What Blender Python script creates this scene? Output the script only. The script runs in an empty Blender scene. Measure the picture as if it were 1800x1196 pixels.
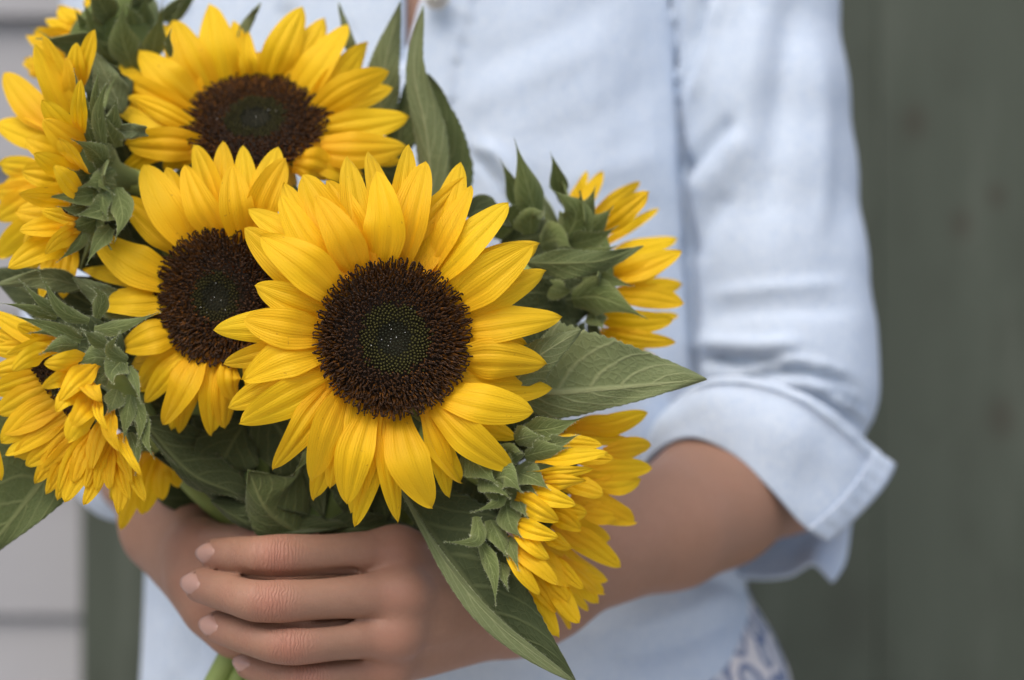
import bpy, math, random
import numpy as np
from mathutils import Vector
R = math.radians
random.seed(7); rng = np.random.default_rng(11)

# ------------------------------------------------------------------ camera
sc = bpy.context.scene
COL = sc.collection
CAMY, CAMZ, F = -0.87, 1.15, 1800 * 85 / 36.0
cd = bpy.data.cameras.new("camera"); cam = bpy.data.objects.new("camera", cd); COL.objects.link(cam)
cd.lens = 85; cd.sensor_width = 36; cd.clip_end = 500; cd.clip_start = 0.05
cam.location = (0, CAMY, CAMZ); cam.rotation_euler = (R(90), 0, 0)
cd.dof.use_dof = True; cd.dof.focus_distance = 0.868; cd.dof.aperture_fstop = 4.6
sc.camera = cam
# ------------------------------------------------------------------ sky, sun, exposure
SUN_EL, SUN_AZ = 56.0, 205.0            # azimuth clockwise from +Y
w = bpy.data.worlds.new("World"); sc.world = w; w.use_nodes = True
nt = w.node_tree; bg = nt.nodes["Background"]
sky = nt.nodes.new("ShaderNodeTexSky"); sky.sky_type = 'NISHITA'; sky.sun_disc = False
sky.sun_elevation = R(SUN_EL); sky.sun_rotation = R(SUN_AZ); sky.dust_density = 4.0; sky.air_density = 1.0; sky.ozone_density = 0.6
nt.links.new(sky.outputs[0], bg.inputs[0]); bg.inputs[1].default_value = 0.13
sd = bpy.data.lights.new("sun", 'SUN'); sun = bpy.data.objects.new("sun", sd); COL.objects.link(sun)
sd.energy = 1.1; sd.angle = R(55); sd.color = (1.0, 0.93, 0.84)
a, e = R(SUN_AZ), R(SUN_EL)
sdir = Vector((math.sin(a) * math.cos(e), math.cos(a) * math.cos(e), math.sin(e)))
sun.rotation_euler = sdir.to_track_quat('Z', 'Y').to_euler(); sun.location = (-1, -3, 4)
sc.view_settings.view_transform = 'Standard'; sc.view_settings.look = 'None'
sc.view_settings.gamma = 1; sc.view_settings.use_curve_mapping = False
sc.view_settings.exposure = 0.48
sc.render.engine = 'CYCLES'
sc.cycles.max_bounces = 6; sc.cycles.diffuse_bounces = 4; sc.cycles.glossy_bounces = 2; sc.cycles.transmission_bounces = 4

# ------------------------------------------------------------------ helpers
def P(px, py, y):
    d = y - CAMY
    return np.array([(px - 900) * d / F, y, CAMZ - (py - 598) * d / F])
def S(y): return (y - CAMY) / F          # metres per photo pixel at depth y
def unit(v):
    v = np.asarray(v, float); return v / (np.linalg.norm(v, axis=-1, keepdims=True) + 1e-12)
def smooth(x, a, b):
    t = np.clip((x - a) / (b - a), 0, 1); return t * t * (3 - 2 * t)
def link(o, parent=None):
    COL.objects.link(o)
    if parent is not None: o.parent = parent
    return o
def tag(o, label=None, cat=None, group=None, kind=None):
    if label: o["label"] = label
    if cat: o["category"] = cat
    if group: o["group"] = group
    if kind: o["kind"] = kind
    return o
def empty(name, loc):
    o = bpy.data.objects.new(name, None); o.location = tuple(loc); o.empty_display_size = 0.05
    return link(o)
def wloc(parent):                        # world position of a parent chain (translations only)
    p = np.zeros(3)
    while parent is not None:
        p = p + np.array(parent.location); parent = parent.parent
    return p
def mesh_np(name, V, faces, mats, parent=None, uv=None, col=None, fmat=None, shade=True):
    """V (n,3) world coordinates, faces (m,k) array or list, uv per vertex (n,2), col per vertex (n,3)"""
    V = np.asarray(V, float) - wloc(parent)
    me = bpy.data.meshes.new(name)
    if isinstance(faces, np.ndarray):
        m, k = faces.shape
        me.vertices.add(len(V)); me.vertices.foreach_set("co", V.astype(np.float32).ravel())
        me.loops.add(m * k); me.loops.foreach_set("vertex_index", faces.astype(np.int32).ravel())
        me.polygons.add(m); me.polygons.foreach_set("loop_start", np.arange(0, m * k, k, dtype=np.int32))
        me.update(calc_edges=True)
    else:
        me.from_pydata([tuple(v) for v in V], [], faces)
    if shade: me.polygons.foreach_set("use_smooth", np.ones(len(me.polygons), dtype=bool))
    li = np.empty(len(me.loops), dtype=np.int32); me.loops.foreach_get("vertex_index", li)
    if uv is not None:
        l = me.uv_layers.new(name="UVMap"); l.data.foreach_set("uv", np.asarray(uv, np.float32)[li].ravel())
    if col is not None:
        c = me.color_attributes.new("Col", 'FLOAT_COLOR', 'POINT')
        c4 = np.ones((len(V), 4), np.float32); c4[:, :3] = col; c.data.foreach_set("color", c4.ravel())
    for mm in (mats if isinstance(mats, (list, tuple)) else [mats]): me.materials.append(mm)
    if fmat is not None: me.polygons.foreach_set("material_index", np.asarray(fmat, np.int32))
    me.validate(); me.update()
    o = bpy.data.objects.new(name, me)
    return link(o, parent)
def box(name, lo, hi, mat, parent=None, bevel=0.0):
    x0, y0, z0 = lo; x1, y1, z1 = hi
    V = [(x0, y0, z0), (x1, y0, z0), (x1, y1, z0), (x0, y1, z0), (x0, y0, z1), (x1, y0, z1), (x1, y1, z1), (x0, y1, z1)]
    Fc = [(0, 3, 2, 1), (4, 5, 6, 7), (0, 1, 5, 4), (1, 2, 6, 5), (2, 3, 7, 6), (3, 0, 4, 7)]
    o = mesh_np(name, V, Fc, mat, parent, shade=False)
    if bevel:
        b = o.modifiers.new("bevel", 'BEVEL'); b.width = bevel; b.segments = 2
    return o
def catmull(pts, n):
    p = np.asarray(pts, float)
    if len(p) == 2: 
        t = np.linspace(0, 1, n)[:, None]; return p[0] * (1 - t) + p[1] * t
    q = np.vstack([2 * p[0] - p[1], p, 2 * p[-1] - p[-2]])
    seg = np.linalg.norm(np.diff(p, axis=0), axis=1); cum = np.concatenate([[0], np.cumsum(seg)]); cum /= cum[-1]
    out = []
    for t in np.linspace(0, 1, n):
        i = min(np.searchsorted(cum, t, side='right') - 1, len(p) - 2); u = (t - cum[i]) / (cum[i + 1] - cum[i] + 1e-12)
        a, b, c, d = q[i], q[i + 1], q[i + 2], q[i + 3]
        out.append(.5 * ((2 * b) + (-a + c) * u + (2 * a - 5 * b + 4 * c - d) * u * u + (-a + 3 * b - 3 * c + d) * u ** 3))
    return np.array(out)
def tube_arrays(pts, radii, n=8, cap=True):
    pts = np.asarray(pts); m = len(pts); T = unit(np.gradient(pts, axis=0))
    ref = np.array([0, 0, 1.0]) if abs(T[0][2]) < .9 else np.array([1.0, 0, 0])
    A = unit(np.cross(T, ref)); B = np.cross(T, A)
    ang = np.linspace(0, 2 * np.pi, n, endpoint=False)
    V = (pts[:, None] + np.asarray(radii)[:, None, None] * (np.cos(ang)[None, :, None] * A[:, None] + np.sin(ang)[None, :, None] * B[:, None])).reshape(-1, 3)
    i, j = np.meshgrid(np.arange(m - 1), np.arange(n), indexing='ij'); j2 = (j + 1) % n
    Fq = np.stack([i * n + j, i * n + j2, (i + 1) * n + j2, (i + 1) * n + j], -1).reshape(-1, 4).tolist()
    if cap: Fq += [list(range(n))[::-1], [(m - 1) * n + k for k in range(n)]]
    return V, Fq

# ------------------------------------------------------------------ materials
def newmat(name):
    m = bpy.data.materials.new(name); m.use_nodes = True
    n = m.node_tree.nodes; return m, n, m.node_tree.links, n["Principled BSDF"], n["Material Output"]
def nd(n, t, **kw):
    x = n.new(t)
    for k, v in kw.items(): setattr(x, k, v)
    return x
def ramp(n, stops):
    r = n.new("ShaderNodeValToRGB"); e = r.color_ramp.elements
    while len(e) < len(stops): e.new(0.5)
    for el, (p, c) in zip(e, stops): el.position = p; el.color = (*c, 1)
    return r
def mathn(n, l, op, a, b=None, c=None):
    x = n.new("ShaderNodeMath"); x.operation = op
    for i, v in enumerate((a, b, c)):
        if v is None: continue
        if isinstance(v, (int, float)): x.inputs[i].default_value = v
        else: l.new(v, x.inputs[i])
    return x.outputs[0]
def mixc(n, l, fac, a, b, blend='MIX'):
    x = n.new("ShaderNodeMix"); x.data_type = 'RGBA'; x.blend_type = blend
    for s, v in ((x.inputs[0], fac), (x.inputs[6], a), (x.inputs[7], b)):
        if isinstance(v, (int, float)): s.default_value = v
        elif isinstance(v, tuple): s.default_value = (*v, 1)
        else: l.new(v, s)
    return x.outputs[2]
def noise(n, l, vec, scale, detail=3, rough=.5):
    x = n.new("ShaderNodeTexNoise"); x.inputs["Scale"].default_value = scale; x.inputs["Detail"].default_value = detail; x.inputs["Roughness"].default_value = rough
    if vec is not None: l.new(vec, x.inputs["Vector"])
    return x.outputs[0]
def mapping(n, l, vec, scale):
    x = n.new("ShaderNodeMapping"); x.inputs["Scale"].default_value = scale; l.new(vec, x.inputs[0]); return x.outputs[0]
def bump(n, l, h, strength, dist, b):
    x = n.new("ShaderNodeBump"); x.inputs["Strength"].default_value = strength; x.inputs["Distance"].default_value = dist
    l.new(h, x.inputs["Height"]); l.new(x.outputs[0], b.inputs["Normal"]); return x.outputs[0]
def translucent(n, l, b, out, colour, fac, nrm=None):
    t = n.new("ShaderNodeBsdfTranslucent"); l.new(colour, t.inputs[0])
    if nrm is not None: l.new(nrm, t.inputs["Normal"])
    m = n.new("ShaderNodeMixShader"); m.inputs[0].default_value = fac
    l.new(b.outputs[0], m.inputs[1]); l.new(t.outputs[0], m.inputs[2]); l.new(m.outputs[0], out.inputs[0])

def mat_petal():
    m, n, l, b, out = newmat("petal_yellow")
    uv = nd(n, "ShaderNodeUVMap").outputs[0]; sx = n.new("ShaderNodeSeparateXYZ"); l.new(uv, sx.inputs[0])
    oi = n.new("ShaderNodeObjectInfo")
    off = n.new("ShaderNodeVectorMath"); off.operation = 'ADD'; l.new(uv, off.inputs[0])
    cx = n.new("ShaderNodeCombineXYZ"); l.new(mathn(n, l, 'MULTIPLY', oi.outputs["Random"], 37.0), cx.inputs[2]); l.new(cx.outputs[0], off.inputs[1])
    st = noise(n, l, mapping(n, l, off.outputs[0], (26, 1.3, 1)), 1.0, 4, .6)
    blot = noise(n, l, mapping(n, l, off.outputs[0], (3, 4, 1)), 1.0, 3, .5)
    base = ramp(n, [(0, (.86, .34, .002)), (.18, (.92, .49, .003)), (.5, (.95, .60, .006)), (1, (.94, .63, .012))]); l.new(sx.outputs[1], base.inputs[0])
    c = mixc(n, l, mathn(n, l, 'MULTIPLY', st, .45), base.outputs[0], (.86, .47, .003))
    c = mixc(n, l, mathn(n, l, 'MULTIPLY', blot, .30), c, (.96, .63, .016))
    sp = noise(n, l, mapping(n, l, off.outputs[0], (7, 16, 1)), 1.0, 2, .5); spr = ramp(n, [(.735, (0, 0, 0)), (.775, (1, 1, 1))]); l.new(sp, spr.inputs[0])
    c = mixc(n, l, mathn(n, l, 'MULTIPLY', spr.outputs[0], .55), c, (.50, .22, .01))
    hue = n.new("ShaderNodeHueSaturation"); l.new(c, hue.inputs["Color"])
    l.new(mathn(n, l, 'MULTIPLY_ADD', oi.outputs["Random"], .008, .498), hue.inputs["Hue"])
    l.new(mathn(n, l, 'MULTIPLY_ADD', oi.outputs["Random"], .08, .95), hue.inputs["Value"])
    # long veins
    veins = mathn(n, l, 'POWER', mathn(n, l, 'ABSOLUTE', mathn(n, l, 'SINE', mathn(n, l, 'MULTIPLY_ADD', sx.outputs[0], 42.0, mathn(n, l, 'MULTIPLY', blot, 1.3)))), .6)
    b.inputs["Roughness"].default_value = .55; b.inputs["Specular IOR Level"].default_value = .28
    b.inputs["Sheen Weight"].default_value = .08
    l.new(hue.outputs[0], b.inputs["Base Color"])
    h = mathn(n, l, 'ADD', mathn(n, l, 'MULTIPLY', veins, .5), st)
    nr = bump(n, l, h, .55, .00035, b)
    translucent(n, l, b, out, hue.outputs[0], .36, nr)
    return m
def mat_leaf(name, dark, light, vein, edge=0.0):
    m, n, l, b, out = newmat(name)
    uv = nd(n, "ShaderNodeUVMap").outputs[0]; sx = n.new("ShaderNodeSeparateXYZ"); l.new(uv, sx.inputs[0])
    v = mathn(n, l, 'ABSOLUTE', mathn(n, l, 'MULTIPLY_ADD', sx.outputs[0], 2.0, -1.0)); u = sx.outputs[1]
    nz = noise(n, l, mapping(n, l, uv, (5, 8, 1)), 1.0, 3)
    s = mathn(n, l, 'SUBTRACT', u, mathn(n, l, 'MULTIPLY', mathn(n, l, 'POWER', v, 1.25), .30))
    s = mathn(n, l, 'MULTIPLY_ADD', nz, .05, s)
    fr = mathn(n, l, 'ABSOLUTE', mathn(n, l, 'SUBTRACT', mathn(n, l, 'FRACT', mathn(n, l, 'MULTIPLY', s, 7.0)), .5))
    side = ramp(n, [(0, (1, 1, 1)), (.05, (.75, .75, .75)), (.11, (0, 0, 0))]); l.new(fr, side.inputs[0])
    mid = ramp(n, [(0, (1, 1, 1)), (.035, (1, 1, 1)), (.085, (0, 0, 0))]); l.new(v, mid.inputs[0])
    vo = nd(n, "ShaderNodeTexVoronoi", feature='DISTANCE_TO_EDGE'); l.new(mapping(n, l, uv, (9, 16, 1)), vo.inputs["Vector"]); vo.inputs["Scale"].default_value = 1.6
    net = ramp(n, [(0, (.5, .5, .5)), (.06, (0, 0, 0))]); l.new(vo.outputs[0], net.inputs[0])
    ve = mathn(n, l, 'MAXIMUM', mid.outputs[0], mathn(n, l, 'MULTIPLY', side.outputs[0], .7)); ve = mathn(n, l, 'MAXIMUM', ve, mathn(n, l, 'MULTIPLY', net.outputs[0], .55))
    tc = n.new("ShaderNodeTexCoord"); fz = noise(n, l, tc.outputs["Object"], 900, 3, .7); fz2 = noise(n, l, tc.outputs["Object"], 60, 3)
    c = mixc(n, l, fz2, dark, light)
    c = mixc(n, l, mathn(n, l, 'MULTIPLY', fz, .22), c, vein)
    c = mixc(n, l, mathn(n, l, 'MULTIPLY', ve, .75), c, vein)
    if edge:
        er = ramp(n, [(.55, (0, 0, 0)), (.95, (1, 1, 1))]); l.new(v, er.inputs[0]); c = mixc(n, l, mathn(n, l, 'MULTIPLY', er.outputs[0], edge), c, vein)
    l.new(c, b.inputs["Base Color"]); b.inputs["Roughness"].default_value = .68; b.inputs["Specular IOR Level"].default_value = .25
    b.inputs["Sheen Weight"].default_value = .22; b.inputs["Sheen Roughness"].default_value = .5; b.inputs["Sheen Tint"].default_value = (.95, 1, .7, 1)
    h = mathn(n, l, 'ADD', mathn(n, l, 'MULTIPLY', ve, 1.0), mathn(n, l, 'MULTIPLY', fz, .5))
    h = mathn(n, l, 'ADD', h, mathn(n, l, 'MULTIPLY', vo.outputs[0], -1.2))
    nr = bump(n, l, h, .6, .0006, b)
    translucent(n, l, b, out, c, .18, nr)
    return m
def mat_plain(name, col, rough=.6, nscale=0, amt=.2, col2=None, bumpd=0, spec=.3, sheen=0):
    m, n, l, b, out = newmat(name)
    tc = n.new("ShaderNodeTexCoord")
    if nscale:
        z = noise(n, l, tc.outputs["Object"], nscale, 4, .6)
        l.new(mixc(n, l, z, col, col2 or tuple(x * (1 - amt) for x in col)), b.inputs["Base Color"])
        if bumpd: bump(n, l, z, .6, bumpd, b)
    else: b.inputs["Base Color"].default_value = (*col, 1)
    b.inputs["Roughness"].default_value = rough; b.inputs["Specular IOR Level"].default_value = spec; b.inputs["Sheen Weight"].default_value = sheen
    return m
def mat_vcol(name, rough=.6, spec=.3):
    m, n, l, b, out = newmat(name)
    a = nd(n, "ShaderNodeAttribute", attribute_name="Col"); l.new(a.outputs[0], b.inputs["Base Color"])
    b.inputs["Roughness"].default_value = rough; b.inputs["Specular IOR Level"].default_value = spec
    return m
def mat_skin():
    m, n, l, b, out = newmat("skin")
    a = nd(n, "ShaderNodeAttribute", attribute_name="Col"); sx = n.new("ShaderNodeSeparateColor"); l.new(a.outputs[0], sx.inputs[0])
    tc = n.new("ShaderNodeTexCoord"); o = tc.outputs["Object"]
    mott = noise(n, l, o, 95, 4, .65); fine = noise(n, l, o, 420, 3, .6); big = noise(n, l, o, 28, 2)
    c = mixc(n, l, big, (.335, .198, .132), (.285, .160, .104))
    c = mixc(n, l, mathn(n, l, 'MULTIPLY', mott, .8), c, (.40, .228, .158))
    c = mixc(n, l, mathn(n, l, 'MULTIPLY', fine, .4), c, (.24, .118, .076))
    c = mixc(n, l, mathn(n, l, 'MULTIPLY', sx.outputs[0], .5), c, (.42, .150, .104))
    l.new(c, b.inputs["Base Color"]); b.inputs["Roughness"].default_value = .52; b.inputs["Specular IOR Level"].default_value = .35
    b.inputs["Subsurface Weight"].default_value = .14; b.inputs["Subsurface Radius"].default_value = (1, .35, .2); b.inputs["Subsurface Scale"].default_value = .004
    vo = n.new("ShaderNodeTexVoronoi"); vo.inputs["Scale"].default_value = 1100; l.new(o, vo.inputs["Vector"])
    # knuckle creases: run across the fingers (vertical in the scene)
    wv = n.new("ShaderNodeTexWave"); wv.wave_type = 'BANDS'; wv.bands_direction = 'X'; wv.inputs["Scale"].default_value = 250; wv.inputs["Distortion"].default_value = 9; wv.inputs["Detail"].default_value = 3; wv.inputs["Detail Scale"].default_value = 1.2; l.new(o, wv.inputs["Vector"])
    h = mathn(n, l, 'ADD', mathn(n, l, 'MULTIPLY', vo.outputs[0], .18), mathn(n, l, 'MULTIPLY', mott, .45))
    h = mathn(n, l, 'ADD', h, mathn(n, l, 'MULTIPLY', mathn(n, l, 'MULTIPLY', wv.outputs["Fac"], sx.outputs[1]), .80))
    bump(n, l, h, .55, .0005, b)
    return m
def mat_shirt():
    m, n, l, b, out = newmat("chambray")
    tc = n.new("ShaderNodeTexCoord"); o = tc.outputs["Object"]
    wx = noise(n, l, mapping(n, l, o, (1900, 500, 240)), 1.0, 2); wz = noise(n, l, mapping(n, l, o, (240, 500, 1900)), 1.0, 2)
    wear = noise(n, l, o, 14, 4, .6)
    c = mixc(n, l, wear, (.485, .59, .725), (.545, .64, .76))
    th = mathn(n, l, 'MULTIPLY', mathn(n, l, 'ADD', wx, wz), .5)
    rr = ramp(n, [(.36, (.41, .52, .69)), (.58, (.62, .695, .79))]); l.new(th, rr.inputs[0])
    c = mixc(n, l, .6, c, rr.outputs[0])
    l.new(c, b.inputs["Base Color"]); b.inputs["Roughness"].default_value = .9; b.inputs["Specular IOR Level"].default_value = .12; b.inputs["Sheen Weight"].default_value = .15
    crump = noise(n, l, mapping(n, l, o, (40, 40, 26)), 1.0, 4, .55)
    fine = noise(n, l, mapping(n, l, o, (120, 90, 95)), 1.0, 5, .6)
    rid = mathn(n, l, 'ABSOLUTE', mathn(n, l, 'SUBTRACT', noise(n, l, mapping(n, l, o, (55, 40, 34)), 1.0, 3, .5), .5))
    h = mathn(n, l, 'ADD', mathn(n, l, 'MULTIPLY', th, .16), mathn(n, l, 'ADD', crump, mathn(n, l, 'MULTIPLY', fine, .30)))
    h = mathn(n, l, 'ADD', h, mathn(n, l, 'MULTIPLY', rid, -.9))
    bump(n, l, h, .5, .0022, b)
    return m
def mat_print():
    m, n, l, b, out = newmat("blue_floral_print")
    tc = n.new("ShaderNodeTexCoord"); o = tc.outputs["Object"]
    d = n.new("ShaderNodeVectorMath"); d.operation = 'ADD'; nz = n.new("ShaderNodeTexNoise"); nz.inputs["Scale"].default_value = 60; l.new(o, nz.inputs["Vector"])
    sc_ = n.new("ShaderNodeVectorMath"); sc_.operation = 'SCALE'; sc_.inputs["Scale"].default_value = .010; l.new(nz.outputs["Color"], sc_.inputs[0])
    l.new(o, d.inputs[0]); l.new(sc_.outputs[0], d.inputs[1])
    v = n.new("ShaderNodeTexVoronoi"); v.inputs["Scale"].default_value = 78; l.new(d.outputs[0], v.inputs["Vector"])
    ring = ramp(n, [(0, (.15, .21, .36)), (.16, (.50, .55, .64)), (.30, (.66, .65, .66)), (.40, (.12, .17, .30)), (.52, (.18, .23, .38)), (.60, (.74, .71, .71))]); l.new(v.outputs[0], ring.inputs[0])
    l.new(ring.outputs[0], b.inputs["Base Color"]); b.inputs["Roughness"].default_value = .9
    return m
YW = 0.64; xedge_ = P(157, 0, YW)[0] + .75
def mat_planks():
    m, n, l, b, out = newmat("green_painted_wood")
    tc = n.new("ShaderNodeTexCoord"); o = tc.outputs["Object"]; oi = n.new("ShaderNodeObjectInfo")
    off = n.new("ShaderNodeVectorMath"); off.operation = 'ADD'; cx = n.new("ShaderNodeCombineXYZ"); l.new(mathn(n, l, 'MULTIPLY', oi.outputs["Random"], 20.0), cx.inputs[1]); l.new(o, off.inputs[0]); l.new(cx.outputs[0], off.inputs[1])
    g = noise(n, l, mapping(n, l, off.outputs[0], (60, 60, 2.2)), 1.0, 5, .6)
    blot = noise(n, l, mapping(n, l, off.outputs[0], (9, 9, 5)), 1.0, 3)
    c = mixc(n, l, blot, (.062, .077, .058), (.088, .105, .082))
    c = mixc(n, l, mathn(n, l, 'MULTIPLY', g, .5), c, (.050, .060, .045))
    v = n.new("ShaderNodeTexVoronoi"); v.inputs["Scale"].default_value = 6.5; l.new(mapping(n, l, off.outputs[0], (1, .2, .8)), v.inputs["Vector"])
    kn = ramp(n, [(0, (1, 1, 1)), (.05, (.8, .8, .8)), (.10, (0, 0, 0))]); l.new(v.outputs[0], kn.inputs[0])
    c = mixc(n, l, mathn(n, l, 'MULTIPLY', kn.outputs[0], .7), c, (.034, .024, .018))
    for kx, ky, kr in ((1762, 735, .006), (1608, 215, .005), (1690, 395, .0045), (1752, 345, .004)):
        kp = P(kx, ky, YW - .030) - np.array([xedge_, YW, 0]); vd = n.new("ShaderNodeVectorMath"); vd.operation = 'DISTANCE'; l.new(mapping(n, l, o, (1, 1, .7)), vd.inputs[0]); vd.inputs[1].default_value = (kp[0], kp[1], kp[2] * .7)
        kr_ = ramp(n, [(kr * .4, (1, 1, 1)), (kr * 2.0, (0, 0, 0))]); l.new(vd.outputs["Value"], kr_.inputs[0]); c = mixc(n, l, mathn(n, l, 'MULTIPLY', kr_.outputs[0], .5), c, (.040, .024, .016))
    st = noise(n, l, mapping(n, l, off.outputs[0], (22, 22, 12)), 1.0, 5, .65); sr = ramp(n, [(.50, (0, 0, 0)), (.68, (1, 1, 1))]); l.new(st, sr.inputs[0])
    c = mixc(n, l, mathn(n, l, 'MULTIPLY', sr.outputs[0], .45), c, (.040, .044, .033))
    st2 = noise(n, l, mapping(n, l, off.outputs[0], (35, 35, 4)), 1.0, 4, .6); sr2 = ramp(n, [(.55, (0, 0, 0)), (.75, (1, 1, 1))]); l.new(st2, sr2.inputs[0])
    c = mixc(n, l, mathn(n, l, 'MULTIPLY', sr2.outputs[0], .4), c, (.145, .165, .135))
    l.new(c, b.inputs["Base Color"]); b.inputs["Roughness"].default_value = .6; b.inputs["Specular IOR Level"].default_value = .3
    bump(n, l, g, .4, .002, b)
    return m
M_PETAL = mat_petal()
M_LEAF = mat_leaf("leaf_green", (.072, .100, .030), (.105, .145, .045), (.22, .25, .10))
M_LEAFU = mat_leaf("leaf_underside", (.120, .155, .058), (.165, .205, .085), (.33, .36, .18))
M_LEAFD = mat_leaf("leaf_shaded_green", (.030, .044, .014), (.050, .070, .022), (.115, .14, .055))  # dark leaf green, lowered further to paint in the bouquet's inner shade
M_BRACT = mat_leaf("bract_green", (.092, .130, .031), (.142, .190, .052), (.27, .32, .12), .6)
M_HAIR = mat_plain("plant_hair", (.60, .64, .42), .6)
M_STEM = mat_plain("stem_green", (.30, .38, .12), .55, 120, .3, (.21, .29, .08), .0005)
M_DISC = mat_vcol("floret", .6, .22)
M_SKIN = mat_skin(); M_SHIRT = mat_shirt(); M_PRINT = mat_print(); M_WOOD = mat_planks()
M_NAIL = mat_plain("fingernail", (.48, .285, .228), .2, 400, .08, spec=.5)
M_SIDING = mat_plain("siding_paint", (.36, .367, .388), .55, 9, .16, bumpd=.001)
M_GROUND = mat_plain("gravel_ground", (.46, .44, .41), .9, 40, .4, bumpd=.004)
M_HAIRH = mat_plain("brown_hair", (.06, .032, .018), .5, 200, .4)
M_THREAD = mat_plain("pale_thread", (.70, .76, .86), .9)
M_BUTTON = mat_plain("button_white", (.74, .74, .72), .35, spec=.5)
M_SHOE = mat_plain("shoe_leather", (.10, .06, .04), .5)
M_DROP = mat_plain("dew_white", (.8, .8, .78), .25, spec=.6)
M_FACE = mat_vcol("face_features", .45, .4)

# ------------------------------------------------------------------ setting
V = [(-40, -40, 0), (40, -40, 0), (40, 40, 0), (-40, 40, 0)]
tag(mesh_np("ground", V, [(0, 1, 2, 3)], M_GROUND, shade=False), kind="structure")
YW = 0.64
wall = empty("clapboard_wall", (-1.4, YW + .05, 0)); tag(wall, "light grey painted clapboard wall behind the person, left of the green planks", "wall")
sY = S(YW)
z_line = P(0, 1075, YW)[2]; pitch = 262 * sY
xedge = P(157, 0, YW)[0]
box("backing", (-3.2, YW + .02, 0), (xedge + .6, YW + .12, 2.75), M_SIDING, wall)
k0 = -int(z_line / pitch)
for k in range(k0, int((2.7 - z_line) / pitch)):
    z0 = z_line + k * pitch; z1 = z0 + pitch
    x0, x1 = -3.2, xedge - .002
    sh = .002 * rng.standard_normal()
    tilt = 0.012
    Vb = [(x0, YW - .008 + sh, z0), (x1, YW - .008 + sh, z0 - .0015), (x1, YW + .015, z0), (x0, YW + .015, z0), (x0, YW + .004, z1 + .008), (x1, YW + .004, z1 + .008), (x1, YW + .018, z1 + .008), (x0, YW + .018, z1 + .008)]
    Fb = [(0, 3, 2, 1), (4, 5, 6, 7), (0, 1, 5, 4), (1, 2, 6, 5), (2, 3, 7, 6), (3, 0, 4, 7)]
    mesh_np("clapboard", Vb, Fb, M_SIDING, wall, shade=False)
door = empty("plank_door", (xedge + .75, YW, 0)); tag(door, "weathered dark green door of wide vertical planks behind the person", "door")
seams = [157, 610, 1072, 1530, 1990, 2450, 2910]
for i in range(len(seams) - 1):
    xa, xb = P(seams[i], 0, YW)[0], P(seams[i + 1], 0, YW)[0]
    box("plank", (xa + .0002, YW - .030 + .0006 * rng.standard_normal(), .01), (xb - .0002, YW + .010, 2.3), M_WOOD, door, .0008)
box("door_back", (xedge + .002, YW + .0115, .012), (P(2910, 0, YW)[0] - .002, YW + .018, 2.295), M_WOOD, door)

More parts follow.
